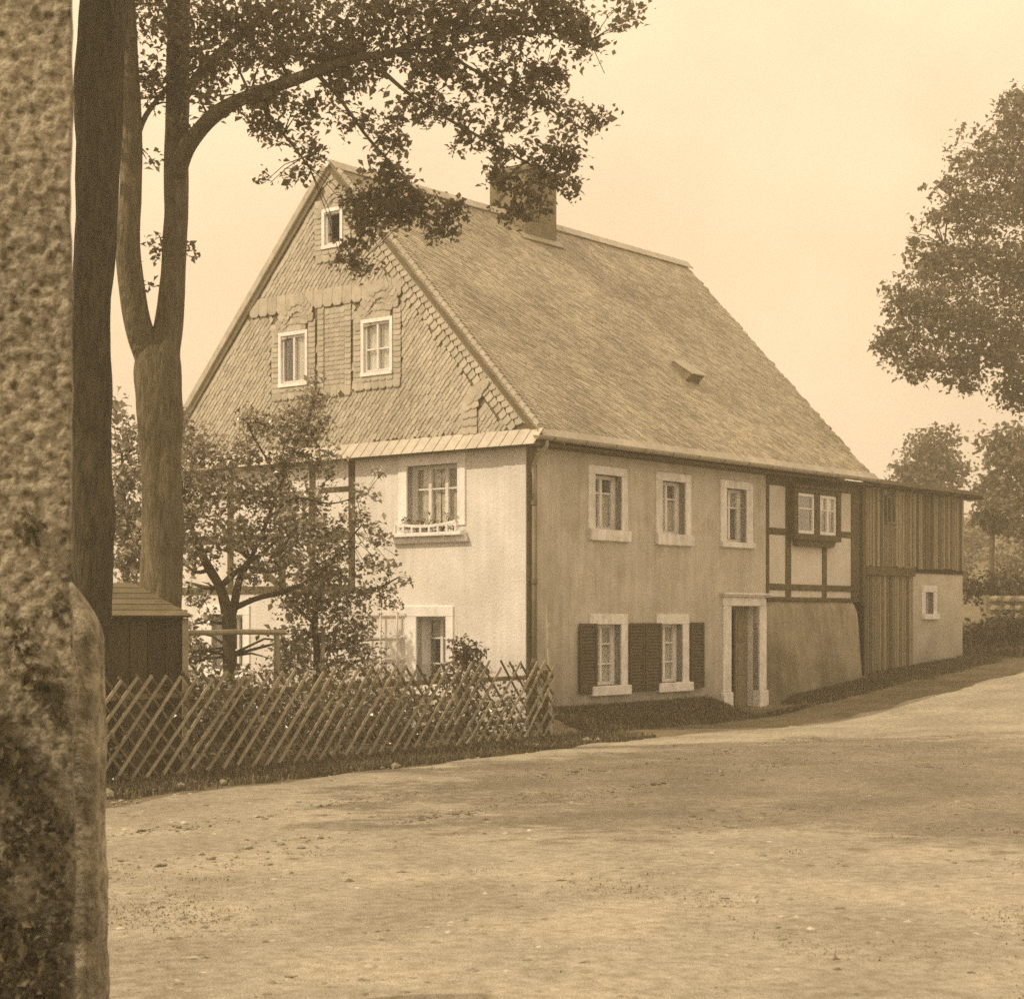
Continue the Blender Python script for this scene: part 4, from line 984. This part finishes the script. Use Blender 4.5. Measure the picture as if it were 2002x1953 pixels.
R_LIMBS = [[(14.12,42,1.11,0.498),(14.06,42,3.97,0.436),(14.0,42,6.46,0.386),(13.93,42,8.95,0.311),(13.87,42,11.44,0.224),(13.75,42,13.93,0.1)],[(14.03,42,5.71,0.187),(12.85,41.5,6.9,0.135),(11.72,41,7.57,0.091),(10.4,40.6,7.99,0.048),(9.15,40.4,8.08,0.024)],[(13.97,42,7.71,0.187),(12.63,41.6,9.13,0.123),(11.29,41.2,10.04,0.073),(10.02,41,10.36,0.036)],[(13.93,42,8.95,0.149),(12.81,41.8,11.02,0.093),(11.77,41.6,12.58,0.049)],[(14.03,42,5.22,0.125),(13.12,42,6.09,0.075),(12.25,42,6.59,0.037)]]
R_CLUMPS = [(11.77,41.6,13.32,0.49,0.74,330),(12.14,41.6,13.82,0.49,0.49,200),(11.12,41.5,12.43,0.86,0.62,460),(10.7,41.3,11.28,0.86,0.61,520),(11.86,41.5,11.7,0.74,0.86,620),(10.19,41.2,11.87,0.61,0.2,90),(9.77,41,10.97,0.44,0.17,70),(9.89,41,10.0,0.73,0.56,440),(10.92,41.2,10.04,0.86,0.73,640),(11.83,41.4,9.83,0.61,0.86,560),(9.08,40.6,9.07,0.6,0.53,340),(9.82,40.7,8.73,0.84,0.72,640),(10.87,41,8.54,0.85,0.85,720),(11.78,41.2,8.33,0.61,0.73,460),(8.81,40.5,8.09,0.53,0.36,200),(9.32,40.6,7.63,0.72,0.43,340),(10.33,40.8,7.54,0.6,0.48,360),(11.23,41,7.81,0.61,0.36,240),(11.77,41.6,7.16,0.54,0.42,230),(8.55,40.4,7.96,0.31,0.14,40),(9.29,41,10.48,0.24,0.19,30),(12.69,41.8,12.63,0.87,1.49,600),(13.0,42,9.95,1.0,1.49,700),(12.88,42,7.71,1.0,1.0,500),(14.26,42.4,12.79,1.13,1.76,600),(14.57,42.6,9.69,1.26,2.02,700),(14.13,42.4,7.13,1.13,1.01,400),(12.25,42,6.83,0.5,0.37,140),(10.45,40.8,7.05,0.31,0.12,40)]
F_CLUMPS = [(14.41,62,7.43,0.66,0.74,300),(14.96,62,7.8,0.66,0.66,260),(13.95,62,6.88,0.74,0.48,200),(15.33,62,6.88,0.74,0.55,200),(14.78,62,6.51,1.29,0.4,260)]
G_CLUMPS = [(14.55,52,6.66,0.77,0.77,420),(14.4,52,5.58,0.71,0.68,380),(15.17,52,6.05,0.77,1.39,500),(13.97,51,4.6,0.45,0.3,0),(14.86,52,4.5,0.62,0.46,160),(15.94,52,5.28,0.77,1.54,300)]
P_CLUMPS = [(12.78,47,4.59,0.56,0.39,420),(12.95,47,4.17,0.42,0.2,160),(12.53,47,4.31,0.31,0.17,90)]

def tree(name, label, cat, base, limbs, clumps, bark, leaf, size, up=.35, depth=1.0, twigs=2, group=None, sides=12, twig_m=None, k=1.0):
    bx_, by_ = base
    bz = H(bx_, by_)
    root = thing(name, (bx_, by_, bz), label, cat, group=group)
    L = []
    for i, l in enumerate(limbs):
        l = [(x - bx_, y - by_, z - bz, r) for x, y, z, r in l]
        if i == 0:
            x, y, z, r = l[0]
            if z > .3: l = [(x, y, -.12, r * 1.35), (x, y, .18, r * 1.12)] + l
        L.append(spline(l, 4))
    mb = MB(); L0 = spline(L[0], 4); mb.tube([q[:3] for q in L0], [q[3] for q in L0], sides + 20, wob=.22)
    mb.build('trunk', bark, root, smooth=True)
    br_ = MB()
    for l in L[1:]: br_.tube([q[:3] for q in l], [q[3] for q in l], sides, wob=.14)
    allp = np.array([q for l in L for q in l])
    P = []
    tw = MB()
    for cx, cy, cz, rx, rz, n in clumps:
        n = int(n * k)
        if n <= 0: continue
        c = np.array([cx - bx_, cy - by_, cz - bz])
        P.append(clump_points(*c, rx, rz, n, depth))
        d = np.linalg.norm(allp[:, :3] - c, axis=1) + (allp[:, 3] > .16) * .5
        a = allp[int(np.argmin(d))]
        for q in range(twigs):
            e = c + RNG.normal(size=3) * np.array([rx, min(rx, rz), rz]) * .55
            mid = (a[:3] + e) / 2 + np.array([0, 0, .10 * np.linalg.norm(e - a[:3])]) * (.5 if q else 1)
            r0 = min(a[3] * .6, .018 + .006 * np.linalg.norm(e - a[:3]))
            tw.tube([a[:3], mid, e], [r0, r0 * .6, .004], 5)
    if len(L) > 1: br_.build('limb', bark, root, smooth=True)
    if tw.v: tw.build('twig', twig_m or M['twig'], root, smooth=True, kind='stuff')
    leaf_cloud('crown', np.concatenate(P), size, leaf, root, up=up)
    return root

tree('forked_tree', 'tall tree with trunk forking in two and leafy branch reaching over the gable roof', 'tree', (-4.24, 21.5), V_LIMBS, V_CLUMPS, M['bark'], M['leaf'], .080, depth=.9, k=.92)
for _ in range(70):                          # the dark tree's wide crown, out of view, spread forward to shade the road
    a = random.random() * 6.283; q = random.random() ** .5
    L_CLUMPS.append((-6.0 + 4.0 * q * math.cos(a), 14.9 + 4.6 * q * math.sin(a), 9.3 + 3.2 * random.random() ** 1.3, random.uniform(.9, 1.4), random.uniform(.5, .8), 620))
L_LIMBS.append([(-4.35, 18.6, 9.0, .20), (-5.3, 17.0, 10.2, .15), (-6.4, 14.6, 11.0, .10), (-7.2, 12.0, 11.2, .05)])  # limb added to reach the crown set forward for shade
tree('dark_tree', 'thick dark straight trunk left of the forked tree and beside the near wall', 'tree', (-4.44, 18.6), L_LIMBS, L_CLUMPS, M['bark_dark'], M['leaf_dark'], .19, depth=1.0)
tree('fruit_tree', 'low spreading fruit tree with dark branches before the half-timbered gable', 'tree', (-3.91, 24.5), A_LIMBS, A_CLUMPS, M['twig'], M['leaf_fruit'], .075, depth=1.0, sides=8, twigs=3, k=2.0)
tree('young_tree', 'young bushy tree tied to a stake near the white trellis', 'tree', (-2.78, 25.2), Y_LIMBS, Y_CLUMPS, M['twig'], M['leaf_fruit'], .072, depth=.9, sides=8, k=1.8)
tree('linden_tree', 'large broad tree filling the sky at the right edge', 'tree', (14.12, 42), R_LIMBS, R_CLUMPS, M['bark'], M['leaf_right'], .13, depth=1.0, k=2.1)
tree('bushy_tree', 'leafy tall bush glimpsed between the two trunks behind the hut', 'tree', (-5.9, 27), [[(-5.9, 27, .2, .07), (-5.88, 27, 1.5, .06), (-5.9, 27, 3.0, .04), (-5.95, 27, 4.2, .02)]], B_CLUMPS, M['twig'], M['leaf_fruit'], .10, sides=7, k=2.2)
tree('distant_tree', 'pale rounded tree showing above the barn roof', 'tree', (14.6, 62), [[(14.6, 62, 3.5, .2), (14.5, 62, 5.5, .15), (14.5, 62, 7.5, .08)]], F_CLUMPS, M['bark'], M['leaf_far'], .19, sides=7, k=2.6)
tree('hedgerow_tree', 'dense tree behind the small round-headed tree at the right edge', 'tree', (15.3, 52), [[(15.3, 52, 2.5, .2), (15.2, 52, 4.0, .16), (15.1, 52, 6.5, .08)]], G_CLUMPS, M['bark'], M['leaf_far'], .18, sides=7, k=2.4)
tree('pollard_tree', 'small round-headed tree on a thin stem beyond the barn', 'tree', (12.75, 47), [[(12.75, 47, 1.6, .085), (12.74, 47, 3.0, .075), (12.78, 47, 4.6, .06)]], P_CLUMPS, M['bark'], M['leaf_right'], .16, sides=7, k=1.4)

# shrub by the lower gable window
tree('garden_shrub', 'round leafy shrub under the gable wall right of the lower window', 'shrub', (-.67, 26.2), [[(-.67, 26.2, .1, .03), (-.67, 26.2, .7, .02), (-.68, 26.2, 1.3, .01)]], S_CLUMPS, M['twig'], M['leaf_garden'], .07, sides=6)

# flower and vegetable growth filling the garden behind the fence
pts = []; pet = []
for _ in range(900):
    k = random.random(); u = FL * k
    dn = -.18 - random.random() ** 1.1 * 5.2
    c = F0 + FD * u + FN * dn
    t, s = to_house(c.x, c.y)
    if t > -.35: continue
    if (c.x + 4.62) ** 2 + (c.y - 20.05) ** 2 < 1.1: continue
    hgt = random.uniform(.4, 1.12) * (1.0 if k > .3 else .85)
    z0 = H(c.x, c.y)
    for _ in range(34):
        z = random.random() ** .8 * hgt; sp = .11 + .10 * (1 - abs(z / hgt - .5))
        pts.append((c.x + random.gauss(0, sp), c.y + random.gauss(0, sp), z0 + z + .02))
    if random.random() < .30:
        for _ in range(5): pet.append((c.x + random.gauss(0, .1), c.y + random.gauss(0, .1), z0 + hgt * random.uniform(.75, 1.08)))
o = leaf_cloud('garden_plants', pts, .07, M['leaf_garden'], kind='stuff'); tag(o, 'mixed leafy plants filling the garden bed behind the fence', 'plants')
o = leaf_cloud('garden_flowers', pet, .065, M['petal'], kind='stuff', aspect=.9); tag(o, 'pale blossoms scattered among the garden plants', 'flowers')

# ---------------------------------------------------------------- grass
def blades(name, spots, hgt, m, label, wid=.010):
    S = np.array([(x, y, z) for x, y, z in spots], np.float32); N = len(S)
    a = RNG.random(N) * 2 * math.pi; d = np.c_[np.cos(a), np.sin(a), np.zeros(N)]; e = np.c_[-np.sin(a), np.cos(a), np.zeros(N)]
    h = (hgt * (1 + .4 * RNG.normal(size=N))).clip(hgt * .3, hgt * 2.2)[:, None]; w_ = wid * (1 + .3 * RNG.normal(size=N))[:, None]
    lean = (RNG.random((N, 1)) * .8)
    V = np.empty((N, 5, 3), np.float32); zu = np.array([0, 0, 1.0])
    V[:, 0] = S - e * w_; V[:, 1] = S + e * w_
    V[:, 2] = S + zu * h * .6 + d * h * lean * .25 + e * w_ * .7; V[:, 3] = S + zu * h * .6 + d * h * lean * .25 - e * w_ * .7
    V[:, 4] = S + zu * h * (1 - .25 * lean) + d * h * lean * .8
    b = (np.arange(N) * 5)[:, None]
    F = np.concatenate([b + np.array([[0, 1, 2]]), b + np.array([[0, 2, 3]]), b + np.array([[3, 2, 4]])], 1).reshape(-1, 3)
    o = npmesh(name, V.reshape(-1, 3), F, m, kind='stuff')
    return tag(o, label, 'grass')
def top(x, y): return H(x, y) + bank(x, y)
sp = []
for _ in range(42000):                        # strip at the fence foot
    u = random.uniform(-1.5, FL + 1.2); q = random.random(); o_ = -.15 + 1.25 * q ** .9
    if random.random() < max(0, (o_ - .75) / .6): continue
    c = F0 + FD * u + FN * o_
    if noise.noise(Vector((c.x * 1.1, c.y * 1.1, 9))) < -.28 and random.random() < .8: continue
    sp.append((c.x, c.y, top(c.x, c.y) - .01))
blades('grass_strip', sp, .07, M['grass'], 'short grass strip along the foot of the lattice fence')
sp = []
for _ in range(60000):                        # bank below the long wall and past the barn
    t = random.uniform(.2, 17.5); s = -(.02 + (1.0 if t < 11 else 1.25) * random.random() ** 1.1)
    if 5.45 < t < 7.15 and s > -.75: continue
    if 7.1 < t < 10.9 and s > -.24: continue
    p = W(t, s)
    if random.random() < max(0, (-s - .75) / .5): continue
    if noise.noise(Vector((p.x * 1.6, p.y * 1.6, 6))) < random.uniform(-.9, -.2): continue
    sp.append((p.x, p.y, top(p.x, p.y) - .01))
blades('bank_grass', sp, .055, M['grass'], 'grassy bank along the foot of the shaded long wall')
sp = []
for _ in range(26000):
    x = random.uniform(9.8, 22); y = random.uniform(36.0, 46)
    t, s = to_house(x, y)
    if t < 15.5 or s < -1.6: continue
    sp.append((x, y, H(x, y) - .01))
blades('meadow_grass', sp, .20, M['grass'], 'rough grass rising behind the far end of the barn', wid=.02)
# tufts out on the road
sp = []
for _ in range(170):
    x = random.uniform(-4, 7.5); y = random.uniform(7.6, 24); k = random.randint(6, 26)
    ex = np.interp(y, [e[1] for e in EDGE], [e[0] for e in EDGE])
    if x < ex + .5: continue
    if noise.noise(Vector((x * .5, y * .3, 4))) < -.05: continue
    for _ in range(k): sp.append((x + random.gauss(0, .07), y + random.gauss(0, .06), H(x, y) + .035))
for _ in range(2600):
    x = random.gauss(-2.1, .5); y = random.gauss(10.4, .6); sp.append((x, y, H(x, y) + .03))
for _ in range(30000):                        # thin worn turf patches towards the right foreground
    y = 7.5 + 9 * random.random() ** 1.4; x = random.uniform(-.1 * y, .33 * y)
    if noise.noise(Vector((x * .8, y * .8, 12))) + .25 * noise.noise(Vector((x * 3, y * 3, 2))) + .22 * (x / y - .12) * 4 - .02 * (y - 8) < .18 + .1 * random.random(): continue
    sp.append((x, y, H(x, y) + .03))
blades('road_tufts', sp, .016, M['grass_dry'], 'sparse low worn turf scattered on the sandy road', wid=.005)
# gravel: little five-sided stones
G = []
for _ in range(26000):
    y = 7.4 + 19 * random.random() ** 1.7; x = random.uniform(-.30 * y, .34 * y)
    ex = np.interp(y, [e[1] for e in EDGE], [e[0] for e in EDGE])
    if x < ex + .1 - .15 * random.random(): continue
    if noise.noise(Vector((x * .7, y * .4, 1))) < -.12 and random.random() < .7: continue
    G.append((x, y, H(x, y) + .036, random.uniform(.005, .014) * (2.2 if random.random() < .05 else 1)))
for _ in range(600):
    y = 7.6 + 15 * random.random() ** 1.4; x = random.uniform(-.24 * y, .34 * y)
    G.append((x, y, H(x, y) + .038, random.uniform(.014, .034)))
G = np.array(G); N = len(G)
_bm = bmesh.new(); bmesh.ops.create_icosphere(_bm, subdivisions=1, radius=1.0)
oct_ = np.array([v.co[:] for v in _bm.verts]) * np.array([1.15, 1.0, .5]); octf = np.array([[v.index for v in f.verts] for f in _bm.faces]); _bm.free()
V = G[:, None, :3] + (oct_[None] * (1 + .22 * RNG.normal(size=(N, len(oct_), 3)))) * G[:, None, 3:4]
F = (np.arange(N) * len(oct_))[:, None, None] + octf[None]
o = npmesh('gravel', V.reshape(-1, 3), F.reshape(-1, 3), M['gravel'], kind='stuff'); tag(o, 'loose gravel scattered over the sandy road', 'gravel')

# pale stones lying along the grass edge
def rock(r, seed):
    bm = bmesh.new(); bmesh.ops.create_icosphere(bm, subdivisions=1, radius=r)
    for v in bm.verts:
        v.co *= 1 + .35 * noise.noise(v.co / r * 1.2 + Vector((seed, 0, 0))); v.co.z *= .62
    me = bpy.data.meshes.new('stone'); bm.to_mesh(me); bm.free(); return me
rk = [rock(1.0, s * 3.7) for s in range(5)]
for me in rk: me.materials.append(M['stone'])
for i, (x, y, r, lab) in enumerate((
    (-3.92, 17.15, .085, 'pale stone in the grass edge right beside the near stone post'),
    (-3.35, 17.9, .07, 'pale stone in the grass edge below the left part of the lattice fence'),
    (-3.0, 18.35, .05, 'smallest pale stone in the grass edge below the left half of the fence'),
    (-1.35, 20.4, .06, 'lone pale stone in the grass edge below the middle of the fence'),
    (.35, 23.6, .07, 'pale stone in the grass edge a little left of the right end of the fence'),
    (1.05, 24.55, .09, 'larger of the two pale stones by the right end of the fence'),
    (1.2, 24.75, .06, 'smaller of the two pale stones by the right end of the fence'))):
    o = link(bpy.data.objects.new('edge_stone', rk[i % 5])); o.location = (x, y, H(x, y) + .04); o.scale = (r, r * .8, r); o.rotation_euler = (0, 0, i * 1.3)
    tag(o, lab, 'stone', 'stones along the grass edge')

# ---------------------------------------------------------------- wall and hedge at the far right
wl_ = thing('rubble_wall', (11.6, 43.2, H(11.6, 43.2)), 'low rubble stone wall under a dark hedge right of the barn', 'wall', rz=R(-4))
MB().box((.0, .12, -.3), (11, .5, 1.02)).build('wall_core', M['mortar'], wl_)
rk2 = [rock(1.0, s * 2.9 + 1) for s in range(6)]
for me in rk2: me.materials.append(M['rubble'])
for row in range(5):
    x = random.uniform(-.1, .1)
    while x < 8.2:
        w_ = random.uniform(.20, .38)
        o = link(bpy.data.objects.new('wall_stone', random.choice(rk2)), wl_)
        o.location = (x + w_ / 2, .13, .10 + row * .205 + random.uniform(-.02, .02)); o.scale = (w_ * .56, .14, .155)
        o.rotation_euler = (0, random.gauss(0, .12), 0); x += w_
P = np.concatenate([clump_points(11.4 + .5 * k + random.random() * .2, 43.9 + random.random() * .3, H(11.6, 43.2) + 1.15 + .12 * random.random(), .5, .42, 300) for k in range(22)])
o = leaf_cloud('hedge', P, .13, M['leaf_dark']); tag(o, 'dark clipped hedge above the low rubble wall', 'hedge')
P = np.concatenate([clump_points(x, y, H(x, y) + .28, .55, .4, 420) for x, y in ((10.6, 40.0), (11.1, 40.4), (11.5, 40.3), (12.0, 40.8))])
o = leaf_cloud('low_bush', P, .12, M['leaf_dark']); tag(o, 'dark low bush at the far corner of the barn', 'bush')

# bushes on the far slope
for k, (x, y, r) in enumerate(((17.2, 60, 1.0), (18.8, 64, 1.3), (20.9, 68, 1.2), (16.2, 66, .9), (22.6, 74, 1.7), (19.6, 76, 1.3))):
    z = H(x, y)
    o = leaf_cloud('slope_bush', clump_points(x, y, z + r * .7, r, r * .75, 900), .20, M['leaf_far'])
    tag(o, ('hazy bush low on the meadow slope just right of the barn', 'hazy bush on the far slope behind the thin stem of the round-headed tree', 'hazy bush on the far slope at the right picture edge', 'small hazy bush on the far slope close beside the barn corner', 'largest hazy bush high on the far slope at the right', 'hazy bush high on the far slope under the hedgerow tree')[k], 'bush', 'bushes on the far meadow slope')

# ---------------------------------------------------------------- near wall, creeper and stone post
def roughwall():
    zs = np.arange(-.3, 4.05, .0125); xs_n = 62
    def right(z):                                   # the outline of its broken right edge
        e = -1.483 + .006 * noise.noise(Vector((0, 0, z * 9))) + .012 * noise.noise(Vector((3, 0, z * 3)))
        if z < 1.92: e -= .05 * min(1, (1.92 - z) / .05) * math.exp(-((z - 1.86) / .09) ** 2) * .35
        if z < 1.9: e += .010 + .012 * noise.noise(Vector((7, 1, z * 5)))
        return e
    V = []
    for z in zs:
        r_ = right(z)
        for i in range(xs_n):
            x = r_ - .78 * i / (xs_n - 6) if i < xs_n - 1 else -4.0
            p = Vector((x, 6.0, z))
            d = .016 * noise.noise(p * 26) + .010 * noise.noise(p * 55) + .012 * max(0, noise.noise(p * 38 + Vector((5, 5, 5))))
            if i == 0: V.append((x - .015, 6.03, z))
            else: V.append((x, 6.0 - d, z))
    n = xs_n
    F = [(j * n + i + 1, j * n + i, (j + 1) * n + i, (j + 1) * n + i + 1) for j in range(len(zs) - 1) for i in range(n - 1)]
    # end face and back
    b0 = len(V)
    for z in zs: V.append((right(z) - .30, 6.3, z))
    for j in range(len(zs) - 1): F.append((j * n, b0 + j, b0 + j + 1, (j + 1) * n))
    c0 = len(V)
    V += [(-4.0, 6.3, zs[0]), (-4.0, 6.3, zs[-1])]
    return V, F, b0, c0, len(zs), n
V, F, b0, c0, nzs, nn = roughwall()
o = npmesh('roughcast_wall', V, F, M['roughcast'], smooth=True)
tag(o, 'near end of a coarse roughcast wall along the left edge', 'wall')
pts = []
for _ in range(5200):
    z = random.random() ** 1.2 * 2.1; x = -1.50 - random.random() * .65
    if noise.noise(Vector((x * 7, z * 5, 2))) + (1.2 - z) * .45 < -.05: continue
    pts.append((x + .012 * math.sin(z * 20), 5.97 + random.gauss(0, .015), z))
o = leaf_cloud('creeper', pts, .034, M['leaf_ivy'], up=0, kind='stuff'); tag(o, 'dark small-leaved creeper over the lower part of the near roughcast wall', 'creeper')

pv = []; rings = 90; sd = 32
for j in range(rings + 1):
    z = -.15 + 2.02 * j / rings
    k = z / 1.8
    hw_ = .150 + .012 * noise.noise(Vector((1, 1, z * 3))) + (.012 * math.exp(-((z - .12) / .3) ** 2))
    if z > 1.62: hw_ *= max(.05, 1 - ((z - 1.62) / .27) ** 1.7)
    for i in range(sd):
        a = 2 * math.pi * i / sd
        c, s_ = math.cos(a), math.sin(a)
        q = (abs(c) ** 5 + abs(s_) ** 5) ** .2
        r_ = .92 * hw_ / q * (1 + .04 * noise.noise(Vector((c * 2, s_ * 2, z * 4))) + .045 * noise.noise(Vector((c * 5, s_ * 5, z * 13))))
        pv.append((r_ * c + .008 * math.sin(z * 2.2), r_ * s_, z))
F = [(j * sd + i, j * sd + (i + 1) % sd, (j + 1) * sd + (i + 1) % sd, (j + 1) * sd + i) for j in range(rings) for i in range(sd)]
F += [list(range(sd))[::-1], [rings * sd + i for i in range(sd)]]
o = pydata('stone_post', pv, F, M['granite'], None, smooth=True, loc=(-1.834, 7.3, .02))
tag(o, 'weathered grey stone post with rounded top close beside the near wall', 'post')

# ---------------------------------------------------------------- air
hz = MB().box((-60, -15, -2.2), (75, 160, 34)).build('haze', M['dark'])
hz.data.materials.clear()
hm = bpy.data.materials.new('haze_air'); hm.use_nodes = True
hn = hm.node_tree.nodes; hn.remove(hn['Principled BSDF'])
pv_ = hn.new('ShaderNodeVolumePrincipled'); pv_.inputs['Color'].default_value = (.95, .86, .66, 1); pv_.inputs['Density'].default_value = .006
pv_.inputs['Anisotropy'].default_value = .3
hm.node_tree.links.new(pv_.outputs[0], hn['Material Output'].inputs['Volume'])
hz.data.materials.append(hm); hz['kind'] = 'stuff'
